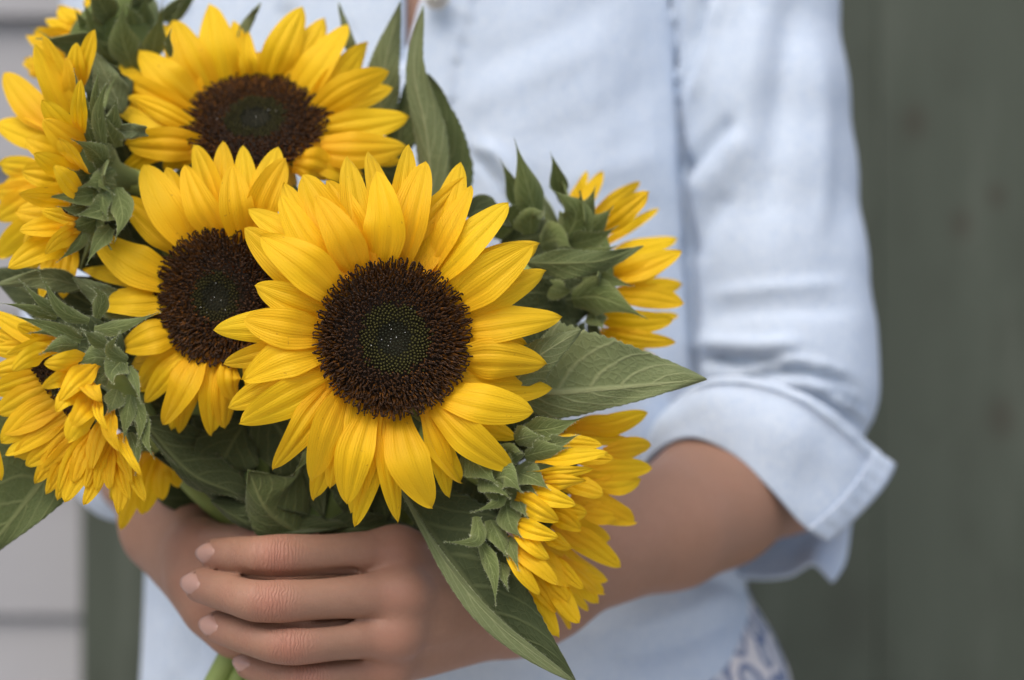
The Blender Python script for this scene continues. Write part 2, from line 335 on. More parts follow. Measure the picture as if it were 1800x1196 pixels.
# ------------------------------------------------------------------ implicit surfaces
class Field:
    def __init__(s, lo, hi, h):
        s.lo = np.array(lo, np.float32); s.h = h; s.n = np.ceil((np.array(hi) - lo) / h).astype(int) + 1
        s.a = np.full(s.n, .05, np.float32)
    def like(s):
        o = Field.__new__(Field); o.lo, o.h, o.n = s.lo, s.h, s.n; o.a = np.full(s.n, .05, np.float32); return o
    def region(s, lo, hi):
        i0 = np.clip(np.floor((np.array(lo) - s.lo) / s.h).astype(int), 0, s.n); i1 = np.clip(np.ceil((np.array(hi) - s.lo) / s.h).astype(int) + 1, 0, s.n)
        sl = tuple(slice(a, b) for a, b in zip(i0, i1))
        g = np.ix_(*[np.arange(a, b) for a, b in zip(i0, i1)])
        X = [(s.lo[k] + g[k].astype(np.float32) * s.h) for k in range(3)]
        return sl, X
    def put(s, sl, d, k, op='u'):
        A = s.a[sl]
        if A.size == 0: return
        if op == 's': d = -d; s.a[sl] = np.maximum(A, d) if k <= 0 else -smin(-A, -d, k)
        else: s.a[sl] = np.minimum(A, d) if k <= 0 else smin(A, d, k)
    def cone(s, a, b, r1, r2, k=0.004, flat=None):
        a = np.asarray(a, np.float32); b = np.asarray(b, np.float32); m = max(r1, r2) + k * 2 + .004
        sl, X = s.region(np.minimum(a, b) - m, np.maximum(a, b) + m)
        ab = b - a; L = float(ab @ ab) + 1e-12
        d0 = [X[i] - a[i] for i in range(3)]
        t = np.clip((d0[0] * ab[0] + d0[1] * ab[1] + d0[2] * ab[2]) / L, 0, 1)
        d = np.sqrt(sum((d0[i] - t * ab[i]) ** 2 for i in range(3))) - (r1 + (r2 - r1) * t)
        s.put(sl, d, k)
    def ell(s, c, r, k=0.006, op='u'):
        c = np.asarray(c, np.float32); r = np.asarray(r, np.float32); m = r + k * 2 + .004
        sl, X = s.region(c - m, c + m)
        q = np.sqrt(sum(((X[i] - c[i]) / r[i]) ** 2 for i in range(3)))
        s.put(sl, (q - 1) * float(r.min()), k, op)
    def mesh(s):
        f = s.a; ins = f < 0
        n = np.array(f.shape)
        c = np.zeros(n - 1, np.int8)
        for dx in (0, 1):
            for dy in (0, 1):
                for dz in (0, 1): c += ins[dx:n[0] - 1 + dx, dy:n[1] - 1 + dy, dz:n[2] - 1 + dz]
        act = (c > 0) & (c < 8); idx = np.argwhere(act); vid = np.full(n - 1, -1, np.int32); vid[act] = np.arange(len(idx))
        acc = np.zeros((len(idx), 3)); cnt = np.zeros(len(idx))
        cs = [(x, y, z) for x in (0, 1) for y in (0, 1) for z in (0, 1)]
        val = {q: f[idx[:, 0] + q[0], idx[:, 1] + q[1], idx[:, 2] + q[2]] for q in cs}
        for q in cs:
            for ax in range(3):
                if q[ax] == 1: continue
                q2 = list(q); q2[ax] = 1; q2 = tuple(q2)
                v0, v1 = val[q], val[q2]; cr = (v0 < 0) != (v1 < 0)
                t = np.where(cr, v0 / np.where(cr, v0 - v1, 1), 0)
                p = np.tile(np.array(q, float), (len(idx), 1)); p[:, ax] += t
                acc[cr] += p[cr]; cnt[cr] += 1
        Vv = s.lo + (idx + acc / cnt[:, None]) * s.h
        quads = []
        for ax in range(3):
            o1, o2 = [(1, 2), (2, 0), (0, 1)][ax]
            sl0 = [slice(None)] * 3; sl1 = [slice(None)] * 3; sl0[ax] = slice(0, -1); sl1[ax] = slice(1, None)
            cr = ins[tuple(sl0)] != ins[tuple(sl1)]
            e = np.argwhere(cr)
            e = e[(e[:, o1] > 0) & (e[:, o2] > 0) & (e[:, o1] < n[o1] - 1) & (e[:, o2] < n[o2] - 1)]
            def g(a, b):
                z = e.copy(); z[:, o1] -= a; z[:, o2] -= b; return vid[z[:, 0], z[:, 1], z[:, 2]]
            q = np.stack([g(1, 1), g(0, 1), g(0, 0), g(1, 0)], 1)
            flip = ~ins[e[:, 0], e[:, 1], e[:, 2]]
            q[flip] = q[flip][:, ::-1]; quads.append(q)
        Q = np.vstack(quads); Q = Q[(Q >= 0).all(1)]
        return Vv, Q
def smin(a, b, k):
    h = np.clip(.5 + .5 * (b - a) / k, 0, 1); return b + (a - b) * h - k * h * (1 - h)
def relax(V, Q, it, lam=.5):
    E = np.vstack([Q[:, [i, (i + 1) % 4]] for i in range(4)]); n = len(V)
    deg = np.bincount(E.ravel(), minlength=n)[:, None].astype(float)
    for k in range(it):
        s = np.zeros_like(V)
        for c in range(3):
            s[:, c] = np.bincount(E[:, 0], V[E[:, 1], c], n) + np.bincount(E[:, 1], V[E[:, 0], c], n)
        V = V + (lam if k % 2 == 0 else -lam * 1.03) * (s / np.maximum(deg, 1) - V)
    return V
def vnormals(V, Q):
    nf = np.cross(V[Q[:, 2]] - V[Q[:, 0]], V[Q[:, 3]] - V[Q[:, 1]]); out = np.zeros_like(V)
    for c in range(3):
        for k in range(4): out[:, c] += np.bincount(Q[:, k], nf[:, c], len(V))
    return unit(out)
def project(V):
    d = V[:, 1] - CAMY; return 900 + V[:, 0] * F / d, 598 - (V[:, 2] - CAMZ) * F / d

# ------------------------------------------------------------------ person
person = empty("person", (-.03, .27, 0))
tag(person, "person in a pale blue chambray shirt holding the sunflower bouquet in both hands", "person")
NEAR = dict(index=[(695, 972, .046), (487, 977, .022), (425, 977, .029), (380, 976, .041)],
            middle=[(702, 1045, .036), (478, 1058, .014), (405, 1043, .022), (354, 1030, .036)],
            ring=[(690, 1115, .036), (510, 1133, .017), (435, 1118, .024), (384, 1102, .037)],
            little=[(675, 1172, .044), (540, 1191, .026), (480, 1182, .032), (438, 1170, .042)])
NR = dict(index=[.0092, .0078, .0072, .0063], middle=[.0093, .0081, .0074, .0065], ring=[.0088, .0076, .0069, .0061], little=[.0080, .0066, .0060, .0053])
FAR = dict(index=[(352, 958, .078), (470, 957, .050), (560, 965, .056), (600, 970, .064)], middle=[(352, 1018, .073), (490, 1035, .047), (580, 1038, .053), (620, 1040, .06)],
           ring=[(378, 1070, .068), (505, 1095, .046), (590, 1098, .052), (620, 1098, .058)], little=[(422, 1112, .064), (515, 1140, .048), (585, 1145, .052), (610, 1145, .056)])
FR = dict(index=[.0095, .0078, .007, .0056], middle=[.0095, .008, .0072, .0058], ring=[.0088, .0074, .0068, .0055], little=[.0084, .0064, .0058, .0047])
f = Field((-.19, -.005, .985), (.165, .30, 1.115), .0011)
def finger(f, pts, rad):
    p = [P(*q) for q in pts]; m = lambda a, b, t=.5: p[a] * (1 - t) + p[b] * t
    c = catmull(p, 25); seg = np.linalg.norm(np.diff(np.array(p), axis=0), axis=1); cum = np.concatenate([[0], np.cumsum(seg)]) / seg.sum()
    tk = [0, cum[1] * .55, cum[1] * .98, (cum[1] + cum[2]) / 2, cum[2], (cum[2] + 1) / 2, 1]
    rk = [rad[0], rad[1] * .95, rad[1] * 1.05, rad[2] * .96, rad[2] * 1.03, rad[3] * 1.05, rad[3]]
    r_ = np.interp(np.linspace(0, 1, 25), tk, rk); r_ = np.convolve(np.pad(r_, 2, mode='edge'), [.1, .2, .4, .2, .1], 'valid')
    for i in range(24): f.cone(c[i], c[i + 1], r_[i], r_[i + 1], .0)
for hand, rr in ((FAR, FR), (NEAR, NR)):
    for nme in hand:
        g = f.like(); finger(g, hand[nme], rr[nme]); f.a = np.minimum(f.a, g.a)
# near hand: metacarpals, carpus, forearm, thumb
CARP = dict(index=(905, 1000, .083), middle=(912, 1025, .078), ring=(915, 1055, .080), little=(905, 1085, .088))
palm = f.like()
for nme in NEAR:
    a, b = P(*CARP[nme]), P(*NEAR[nme][0]); r = NR[nme][0]
    palm.cone(a, b, .0118, r * .96, .0065)
    palm.ell(b + np.array([.001, -.0018, 0]), (.0098, .0086, .0088), .006)
palm.cone(P(900, 1060, .10), P(720, 1100, .062), .016, .014, .014)
palm.cone(P(880, 1020, .098), P(700, 1030, .062), .014, .012, .014)
WR, MID, ELB = P(930, 1028, .088), P(1180, 925, .142), P(1372, 820, .210)
palm.cone(P(900, 1040, .086), WR, .0185, .0185, .014); palm.cone(P(915, 1060, .09), P(960, 1035, .096), .016, .018, .012)
palm.cone(WR, MID, .0190, .0242, .012); palm.cone(MID, P(1255, 880, .165), .0242, .0272, .012); palm.cone(P(1255, 880, .165), ELB, .0272, .0285, .012)
palm.cone(ELB, P(1372, 690, .228), .027, .027, .012)
for a, b, ra, rb in [((890, 1010, .098), (780, 990, .108), .013, .0115), ((780, 990, .108), (670, 975, .112), .0112, .0095), ((670, 975, .112), (590, 985, .108), .0095, .0075)]:
    palm.cone(P(*a), P(*b), ra, rb, .006)
# far hand
fp = f.like()
FC = dict(index=(318, 905, .118), middle=(305, 915, .116), ring=(292, 925, .116), little=(282, 940, .120))
for nme in FAR:
    fp.cone(P(*FC[nme]), P(*FAR[nme][0]), .0125, FR[nme][0], .012)
    fp.ell(P(*FAR[nme][0]) + np.array([-.001, -.0015, 0]), (.010, .0085, .009), .006)
fp.cone(P(330, 930, .125), P(420, 1040, .092), .016, .012, .014)
fp.cone(P(300, 905, .122), P(296, 885, .135), .0175, .0180, .012)
fp.cone(P(296, 885, .135), P(228, 798, .235), .0180, .023, .012)
for a, b, ra, rb in [((340, 900, .13), (420, 930, .122), .012, .0105), ((420, 930, .122), (500, 960, .118), .0105, .0085), ((500, 960, .118), (550, 985, .12), .0085, .007)]:
    fp.cone(P(*a), P(*b), ra, rb, .006)
f.a = smin(f.a, palm.a, .0045); f.a = smin(f.a, fp.a, .0030)
# the dark creases between the fingers
for cr in ([(640, 995, .036), (610, 1004, .030), (540, 1014, .021), (470, 1016, .016), (425, 1010, .020)], [(655, 1086, .034), (600, 1095, .024), (540, 1098, .017), (475, 1097, .014), (430, 1082, .019)], [(650, 1148, .036), (600, 1156, .028), (540, 1160, .021), (490, 1155, .022)]):
    g = f.like(); c3 = [P(*q) for q in cr]
    for i, (a, b_) in enumerate(zip(c3[:-1], c3[1:])): g.cone(a, b_, .0012 if i else .0003, .0012, .0)
    f.a = -smin(-f.a, g.a, .0026)
HV, HQ = f.mesh(); HV = relax(HV, HQ, 4)
del palm, fp
# coarse rest of the body (under the clothes, head, legs)
b = Field((-.33, .02, -.01), (.27, .50, 1.80), .0055)
XC = -.035
def bc(a, c, r1, r2, k=.02): b.cone(np.array(a), np.array(c), r1, r2, k)
b.ell((XC, .265, 1.24), (.114, .0845, .14), .03); b.ell((XC + .004, .265, 1.08), (.108, .076, .15), .03); b.ell((XC + .008, .275, .93), (.128, .088, .13), .03)
bc((XC - .10, .27, 1.345), (XC + .10, .27, 1.345), .034, .034); bc((XC, .275, 1.33), (XC, .262, 1.47), .05, .047)
b.ell((XC, .25, 1.585), (.075, .092, .112), .012); bc((XC, .18, 1.535), (XC, .185, 1.50), .03, .022, .02)
bc((XC, .158, 1.605), (XC, .145, 1.565), .008, .013, .008)
for s_ in (-1, 1):
    b.ell((XC + s_ * .077, .255, 1.58), (.010, .018, .030), .006)
    b.ell((XC + s_ * .030, .160, 1.605), (.015, .010, .010), .004, 's')
    bc((XC + s_ * .062, .27, .9), (XC + s_ * .058, .265, .50), .078, .05, .02); bc((XC + s_ * .058, .265, .5), (XC + s_ * .06, .285, .09), .048, .031, .02)
    bc((XC + s_ * .06, .285, .06), (XC + s_ * .07, .15, .03), .034, .026, .015)
SHR = P(1330, -60, .245); bc((XC + .10, .27, 1.355), SHR, .034, .030, .008); bc(SHR, P(1372, 660, .232), .030, .027, .008); bc(P(1372, 660, .232), ELB, .027, .026, .008)
SHL = P(265, -60, .265); EL2 = P(176, 735, .265); bc((XC - .10, .27, 1.355), SHL, .034, .030, .008); bc(SHL, EL2, .030, .027, .008); bc(EL2, P(228, 798, .235), .025, .022, .008)
BV, BQ = b.mesh(); BV = relax(BV, BQ, 4)
AV = np.vstack([HV, BV]); AQ = np.vstack([HQ, BQ + len(HV)])
col = np.zeros((len(AV), 3))
for hand, rr in ((NEAR, NR), (FAR, FR)):
    for nme in hand:
        for j, (rad, amt, crs) in enumerate([(.0105, .5, 0.0), (.0088, .95, 1.0), (.0060, .35, .55), (.0075, .40, 0)]):
            d = np.linalg.norm((AV - P(*hand[nme][j]) - np.array([0, -.007, 0])) * np.array([1, .6, 1]), axis=1)
            gsn = np.exp(-(d / rad) ** 2)
            col[:, 0] = np.maximum(col[:, 0], gsn * amt); col[:, 1] = np.maximum(col[:, 1], gsn * crs)
body = mesh_np("body", AV, AQ, M_SKIN, person, col=col)
# fingernails
def fingernail(tip, prev, rad, up_bias):
    t = unit(tip - prev); n0 = np.array([0, -1.0, .25]) + up_bias; n0 = unit(n0 - t * (n0 @ t)); s_ = np.cross(t, n0)
    L, Wd = rad * 2.05, rad * .86; Vn = []; nu, nv = 9, 9
    for i in range(nu):
        u = i / (nu - 1); wd = Wd * (.70 + .30 * math.sin(min(1, u * 1.7) * math.pi / 2)) * (1 - .22 * max(0, (u - .75) / .25) ** 2)
        for j in range(nv):
            a_ = (j / (nv - 1) - .5) * 2 * 0.95
            edge = .10 * (a_ / .95) ** 2
            p = tip + t * ((u - .66) * L * 1.0 - (edge * L if u > .5 else -edge * L)) + s_ * math.sin(a_) * wd + n0 * (math.cos(a_) * rad * 1.0 + rad * .13 - .25 * rad * max(0, u - .55) ** 1.5)
            Vn.append(p)
    Fn = [(i * nv + j, i * nv + j + 1, (i + 1) * nv + j + 1, (i + 1) * nv + j) for i in range(nu - 1) for j in range(nv - 1)]
    o = mesh_np("fingernail", np.array(Vn), Fn, M_NAIL, body); sm = o.modifiers.new("solid", 'SOLIDIFY'); sm.thickness = .0007; sm.offset = -1
for nme, ub in (("index", (-.75, 0, .05)), ("middle", (-.75, 0, .05)), ("ring", (-.75, 0, .0)), ("little", (-.75, 0, .2))):
    p = [P(*q) for q in NEAR[nme]]; fingernail(p[3], p[2], NR[nme][3], np.array(ub))
# face + hair (above the frame)
for s_ in (-1, 1):
    th = np.linspace(0, np.pi, 7); ph = np.linspace(0, 2 * np.pi, 12, endpoint=False)
    Ve = [(XC + s_ * .030 + .012 * math.sin(t) * math.cos(q), .167 + .012 * math.sin(t) * math.sin(q), 1.604 + .012 * math.cos(t)) for t in th for q in ph]
    Fe = [(i * 12 + j, i * 12 + (j + 1) % 12, (i + 1) * 12 + (j + 1) % 12, (i + 1) * 12 + j) for i in range(6) for j in range(12)]
    Ce = [((.03, .02, .015) if (v[1] < .158 and abs(v[2] - 1.604) < .006) else (.7, .68, .65)) for v in Ve]
    mesh_np("eye", Ve, Fe, M_FACE, person, col=np.array(Ce))
Vl, Fl = tube_arrays([(XC - .024, .166, 1.532), (XC - .01, .156, 1.534), (XC + .01, .156, 1.534), (XC + .024, .166, 1.532)], [.001, .005, .005, .001], 8)
mesh_np("lips", Vl, Fl, M_FACE, person, col=np.tile(np.array([.40, .13, .11]), (len(Vl), 1)))
hf = Field((-.16, .12, 1.30), (.09, .42, 1.74), .005)
hf.ell((XC, .272, 1.615), (.089, .098, .108), .01); hf.cone((XC, .335, 1.58), (XC, .36, 1.40), .062, .05, .02)
hf.ell((XC, .165, 1.56), (.060, .062, .095), .012, 's')
V_, Q_ = hf.mesh(); V_ = relax(V_, Q_, 4); mesh_np("hair", V_, Q_, M_HAIRH, person)
for s_ in (-1, 1):
    Vs, Fs = tube_arrays([(XC + s_ * .06, .33, .045), (XC + s_ * .06, .28, .05), (XC + s_ * .068, .19, .042), (XC + s_ * .072, .118, .03)], [.036, .044, .040, .028], 14)
    Vs[:, 2] = np.maximum(Vs[:, 2], .002); mesh_np("shoe", Vs, Fs, M_SHOE, person)

# shirt ---------------------------------------------------------------
ST = [(-420, 430, 1090, .215, .34), (-150, 330, 1160, .190, .345), (0, 285, 1250, .178, .35), (300, 290, 1262, .167, .35), (600, 285, 1270, .163, .345), (850, 268, 1278, .160, .345), (1060, 258, 1318, .158, .35), (1200, 245, 1348, .158, .355), (1420, 235, 1370, .160, .36)]
def station_arrays(grow=0.0):
    zs, xl, xr, yf, yb = [], [], [], [], []
    for py, l_, r_, a_, b_ in ST:
        zs.append(P(0, py, .22)[2]); xl.append(P(l_, 0, .255)[0] - grow); xr.append(P(r_, 0, .255)[0] + grow); yf.append(a_ - grow); yb.append(b_ + grow)
    o = np.argsort(zs); return [np.array(q)[o] for q in (zs, xl, xr, yf, yb)]
def torso(fd, grow, zlo, zhi, k):
    zs, xl, xr, yf, yb = station_arrays(grow)
    sl, X = fd.region((-.5, 0, zlo), (.5, .6, zhi)); z = X[2]
    L, Rr, Yf, Yb = [np.interp(z, zs, q) for q in (xl, xr, yf, yb)]
    cx, ax_, cy, ay = (L + Rr) / 2, (Rr - L) / 2, (Yf + Yb) / 2, (Yb - Yf) / 2
    q = (np.abs((X[0] - cx) / ax_) ** 2.25 + np.abs((X[1] - cy) / ay) ** 2.25) ** (1 / 2.25)
    d = (q - 1) * np.minimum(ax_, ay) * .9
    d = np.maximum(d, z - zhi); d = np.maximum(d, zlo - z)
    fd.put(sl, d.astype(np.float32), k)
s = Field((-.33, .07, .90), (.26, .42, 1.43), .0024)
torso(s, 0, .945, 1.335, 0)
s.cone((XC - .09, .275, 1.36), (XC + .10, .275, 1.36), .05, .05, .03)
s.cone((XC, .28, 1.36), (XC, .275, 1.41), .058, .058, .02)
sv = s.like()
slv = [(1268, -200, .255, .050), (1314, 0, .232, .0400), (1336, 160, .225, .0395), (1346, 300, .222, .0395), (1362, 450, .219, .0392), (1374, 600, .216, .0402), (1382, 680, .214, .0395), (1372, 735, .210, .036)]
for q0, q1 in zip(slv[:-1], slv[1:]): sv.cone(P(*q0[:3]), P(*q1[:3]), q0[3], q1[3], .008)
sl2 = [(330, -200, .272, .050), (272, 0, .268, .042), (240, 250, .268, .040), (190, 560, .268, .038), (176, 715, .264, .034), (202, 762, .248, .030)]
for q0, q1 in zip(sl2[:-1], sl2[1:]): sv.cone(P(*q0[:3]), P(*q1[:3]), q0[3], q1[3], .008)
sv.cone(P(202, 762, .248), P(235, 812, .215), .030, .0275, .004)
s.a = smin(s.a, sv.a, .0015); del sv
# the deep crease where the sleeve lies against the side
def hit_y(qx, qy):
    ys = np.arange(.12, .32, .001); d_ = ys - CAMY
    pts_ = np.stack([(qx - 900) * d_ / F, ys, CAMZ - (qy - 598) * d_ / F], 1); ii = np.clip(np.round((pts_ - s.lo) / s.h).astype(int), 0, s.n - 1)
    v_ = s.a[ii[:, 0], ii[:, 1], ii[:, 2]] < 0; return ys[v_.argmax()] if v_.any() else .31
pyv = np.arange(-30, 705, 12.0); jx, jy = [], []
for qy in pyv:
    xs_ = np.arange(1156, 1236, 3.0); hh_ = np.array([hit_y(q, qy) for q in xs_]); hh_ = np.convolve(np.pad(hh_, 1, mode='edge'), [.3, .4, .3], 'valid'); k_ = hh_.argmax(); jx.append(xs_[k_]); jy.append(hh_[k_])
sm_ = lambda q: np.convolve(np.pad(np.array([np.median(np.pad(q, 3, mode='edge')[i:i + 7]) for i in range(len(q))]), 4, mode='edge'), np.ones(9) / 9, 'valid')
jx, jy = sm_(np.array(jx)), np.minimum(sm_(np.array(jy)), .235)
g = s.like()
for i in range(len(pyv) - 1):
    wv_ = float(.0013 + .0013 * smooth(np.array(float(i)), 12, 30))
    for k_ in range(6):
        dy_ = -.0075 + .0032 * k_
        g.cone(P(jx[i], pyv[i], jy[i] + dy_), P(jx[i + 1], pyv[i + 1], jy[i + 1] + dy_), wv_, wv_, 0)
s.a = -smin(-s.a, g.a, .002)
# curved shirt tail hem and the open placket at the neck
sl, X = s.region((-.5, 0, .8), (.5, .6, 1.5))
hemz = P(0, 1262, .18)[2] + np.interp(X[0], [-.35, P(258, 0, .25)[0], P(420, 0, .2)[0], P(1245, 0, .19)[0], P(1335, 0, .25)[0], .3], [-.012] * 3 + [.014, P(0, 1092, .25)[2] - P(0, 1262, .18)[2], P(0, 1092, .25)[2] - P(0, 1262, .18)[2]])
hemz = hemz + 0 * X[1]
s.a = np.maximum(s.a, (hemz - X[2]).astype(np.float32))
zt = P(0, 120, .175)[2]; slit = np.maximum(np.abs(X[0] - (P(709, 0, .172)[0] + (X[2] - zt) * .115)) - np.clip((X[2] - zt) * .15, -.01, .06), np.maximum(zt - X[2], X[1] - .25))
s.a = np.maximum(s.a, -slit.astype(np.float32))
SV, SQ = s.mesh(); SV = relax(SV, SQ, 4)
N = vnormals(SV, SQ); px, py = project(SV)
disp = np.zeros(len(SV))
FOLDS = [  # polyline in photo pixels, width px, depth mm (negative = groove)
     ([(1240, -30), (1222, 60), (1195, 180)], 16, -2.6), ([(1262, -20), (1242, 90), (1212, 190)], 18, 1.8),
    ([(1300, 205), (1240, 262), (1195, 312)], 20, -2.6), ([(1320, 230), (1260, 300), (1205, 350)], 32, .9), ([(1290, 330), (1240, 400), (1210, 470)], 26, -1.6),
    ([(1395, -20), (1375, 150), (1345, 400)], 36, -2.0), ([(1330, -20), (1322, 120), (1290, 330)], 40, 1.8), ([(1440, 60), (1450, 300), (1440, 430)], 30, 1.2),
    ([(1235, 520), (1330, 508), (1500, 496)], 16, 1.1), ([(1225, 560), (1330, 545), (1520, 540)], 22, -1.0),
    ([(1225, 632), (1300, 640), (1385, 632)], 11, -3.6), ([(1215, 600), (1330, 606), (1420, 600)], 18, 2.2), ([(1290, 668), (1400, 652), (1470, 664), (1515, 690)], 12, -3.4), ([(1300, 648), (1400, 636), (1500, 662)], 10, 1.8),
    ([(1370, 690), (1440, 708), (1520, 752)], 11, -3.4), ([(1450, 684), (1500, 706), (1525, 726)], 8, -2.6), ([(1400, 670), (1460, 690), (1530, 736)], 9, 2.0),
    ([(818, 268), (850, 285), (890, 340), (905, 400)], 13, -2.6), ([(835, 250), (880, 285), (925, 360)], 22, 2.0),
    ([(780, 200), (900, 150), (1100, 60)], 40, .7), ([(820, 120), (960, 60), (1100, -20)], 34, -.5), ([(900, 260), (1050, 210), (1170, 120)], 44, -.6), ([(960, 330), (1080, 300), (1170, 260)], 34, .7), ([(1000, 420), (1100, 380), (1180, 360)], 30, -.6),
    ([(1000, 1120), (1150, 1090), (1300, 1040)], 26, 1.4), ([(1020, 1170), (1180, 1140), (1310, 1080)], 22, -1.2), ([(380, 1060), (350, 1130), (345, 1200)], 22, -1.2), ([(300, 1080), (300, 1200)], 30, 1.2), ([(505, 0), (500, 120)], 26, -1.6), ([(330, -10), (318, 60), (310, 130)], 14, -2.5),
    ([(1200, 1010), (1290, 1030), (1320, 1060)], 20, -1.5)]
front = N[:, 1] < .25
for pl, wd, am in FOLDS:
    best = np.full(len(SV), 1e9)
    cp = catmull([(x, y_, 0) for x, y_ in pl], 40)
    tt = np.linspace(0, 1, 40); taper = np.clip(np.minimum(tt, 1 - tt) * 5, .12, 1); best_t = np.zeros(len(SV))
    near = (px > cp[:, 0].min() - 3 * wd) & (px < cp[:, 0].max() + 3 * wd) & (py > cp[:, 1].min() - 3 * wd) & (py < cp[:, 1].max() + 3 * wd) & front
    ii = np.where(near)[0]
    if len(ii) == 0: continue
    d2 = (px[ii, None] - cp[None, :, 0]) ** 2 + (py[ii, None] - cp[None, :, 1]) ** 2
    k = d2.argmin(1); disp[ii] += am * .0017 * np.exp(-d2[np.arange(len(ii)), k] / (2 * (wd * .50) ** 2)) * taper[k]
# loose small rumples
for _ in range(26):
    kx, ky, kz = rng.normal(0, 1, 3) * np.array([85, 60, 50]); disp += .00016 * np.sin(SV[:, 0] * kx + SV[:, 1] * ky + SV[:, 2] * kz + rng.uniform(0, 6.28))
# placket bands beside the slit
cxs = P(709, 0, .172)[0] + (SV[:, 2] - zt) * .115
dx = np.abs(SV[:, 0] - cxs) - np.clip((SV[:, 2] - zt) * .15, 0, .06)
disp += np.where((dx < .022) & (SV[:, 1] < .22), .0018, 0)
SV = SV + N * disp[:, None]
shirt = mesh_np("shirt", SV, SQ, M_SHIRT, person)
# rolled cuff
LOW = [(1452, 952, .160), (1402, 918, .150), (1350, 858, .144), (1290, 801, .145), (1220, 772, .152), (1158, 792, .168), (1125, 850, .190), (1150, 930, .212), (1220, 990, .218), (1300, 1012, .217), (1380, 1011, .215), (1428, 990, .213), (1466, 1023, .208)]
UPP = [(1571, 817, .186), (1502, 760, .166), (1422, 703, .156), (1342, 670, .156), (1262, 673, .164), (1202, 702, .180), (1175, 752, .205), (1190, 830, .240), (1250, 870, .252), (1330, 880, .256), (1400, 884, .252), (1450, 893, .244), (1492, 912, .234)]
nu = 96; Lw = catmull([P(*q) for q in LOW], nu); Up = catmull([P(*q) for q in UPP], nu); nv = 26
Vc = []; 
cen = (Lw.mean(0) + Up.mean(0)) / 2
for i in range(nu):
    mid_ = (Lw[i] + Up[i]) / 2; out_ = unit(mid_ - cen)
    for j in range(nv):
        t = j / (nv - 1); bulge = .0035 * math.sin(math.pi * t) + .0006 * math.sin(t * 9 + i * .21) * math.sin(i * .13) + .0013 * math.sin(i * .32 + t * 3.1) * t + .0009 * math.sin(i * .55 - t * 4.0) * math.sin(t * 3.1)
        Vc.append(Lw[i] * (1 - t) + Up[i] * t + out_ * bulge)
Fc = np.array([(i * nv + j, (i + 1) * nv + j, (i + 1) * nv + j + 1, i * nv + j + 1) for i in range(nu - 1) for j in range(nv - 1)])
cuff = mesh_np("cuff", np.array(Vc), Fc, M_SHIRT, shirt)
md = cuff.modifiers.new("solid", 'SOLIDIFY'); md.thickness = .0018; md.offset = -1
md = cuff.modifiers.new("bev", 'BEVEL'); md.width = .0008; md.segments = 2; md.limit_method = 'ANGLE'
# stitched hem band at the free edge of the cuff and stitches
def patch(name, A, B, C, D, lift, mat, n=14, wob=.0004):
    """bilinear strip between edges A-B and C-D, raised towards the camera"""
    Vp = []
    for i in range(n):
        t = i / (n - 1)
        for j in range(5):
            q = j / 4; p = (A * (1 - t) + B * t) * (1 - q) + (C * (1 - t) + D * t) * q
            Vp.append(p + np.array([0, -1, .2]) * (lift + wob * math.sin(i * 1.9) * math.sin(q * math.pi)))
    Fp = [(i * 5 + j, (i + 1) * 5 + j, (i + 1) * 5 + j + 1, i * 5 + j + 1) for i in range(n - 1) for j in range(4)]
    o = mesh_np(name, np.array(Vp), Fp, mat, shirt); m_ = o.modifiers.new("solid", 'SOLIDIFY'); m_.thickness = .0012; m_.offset = 0
    return o
VcA = np.array(Vc).reshape(nu, nv, 3)
for nm, idx0, idx1 in (("hem", 0, 5),):
    A = VcA[0]; Bq = VcA[idx1]
    pts = [A * (1 - q) + VcA[int(round(q * idx1))] * 0 + (VcA[int(round(q * idx1))] - A) * 0 for q in (0,)]
    Vp = []
    for j in range(nv):
        for q in range(6):
            wob = .0005 * math.sin(j * 1.7) * (1 if q in (2, 3) else .3)
            Vp.append(VcA[q][j] + np.array([0, -1, .1]) * (.0034 + wob * 1.6))
    Fp = [(j * 6 + q, j * 6 + q + 1, (j + 1) * 6 + q + 1, (j + 1) * 6 + q) for j in range(nv - 1) for q in range(5)]
    o = mesh_np("hem", np.array(Vp), Fp, M_SHIRT, shirt); m_ = o.modifiers.new("solid", 'SOLIDIFY'); m_.thickness = .0012; m_.offset = 0
# upper seam band of the cuff
Vp = []
for i in range(3, 46):
    for j in range(4):
        wob = .0005 * math.sin(i * 1.35) * (1 if j in (1, 2) else .3)
        Vp.append(VcA[i][nv - 1 - j] + np.array([0, -1, .35]) * (.0030 + wob * .9))
Fp = [(i * 4 + j, i * 4 + j + 1, (i + 1) * 4 + j + 1, (i + 1) * 4 + j) for i in range(42) for j in range(3)]
o = mesh_np("hem", np.array(Vp), Fp, M_SHIRT, shirt); m_ = o.modifiers.new("solid", 'SOLIDIFY'); m_.thickness = .0012; m_.offset = 0
def stitches(path, step, name="stitching"):
    pth = catmull(path, max(3, int(sum(np.linalg.norm(np.diff(np.array(path), axis=0), axis=1)) / step))); VV, FF = [], []
    for a_, b_ in zip(pth[:-1], pth[1:]):
        v_, f_ = tube_arrays([a_ * .85 + b_ * .15, a_ * .2 + b_ * .8], [.00030, .00030], 4); FF += [[k + len(VV) for k in q] for q in f_]; VV += v_.tolist()
    mesh_np(name, np.array(VV), FF, M_THREAD, shirt)
stitches([VcA[5][j] + np.array([0, -.0046, 0]) for j in (1, 8, 16, 24)], .0024)
stitches([VcA[i][nv - 5] + np.array([0, -.0036, .001]) for i in range(4, 46, 6)], .0024)
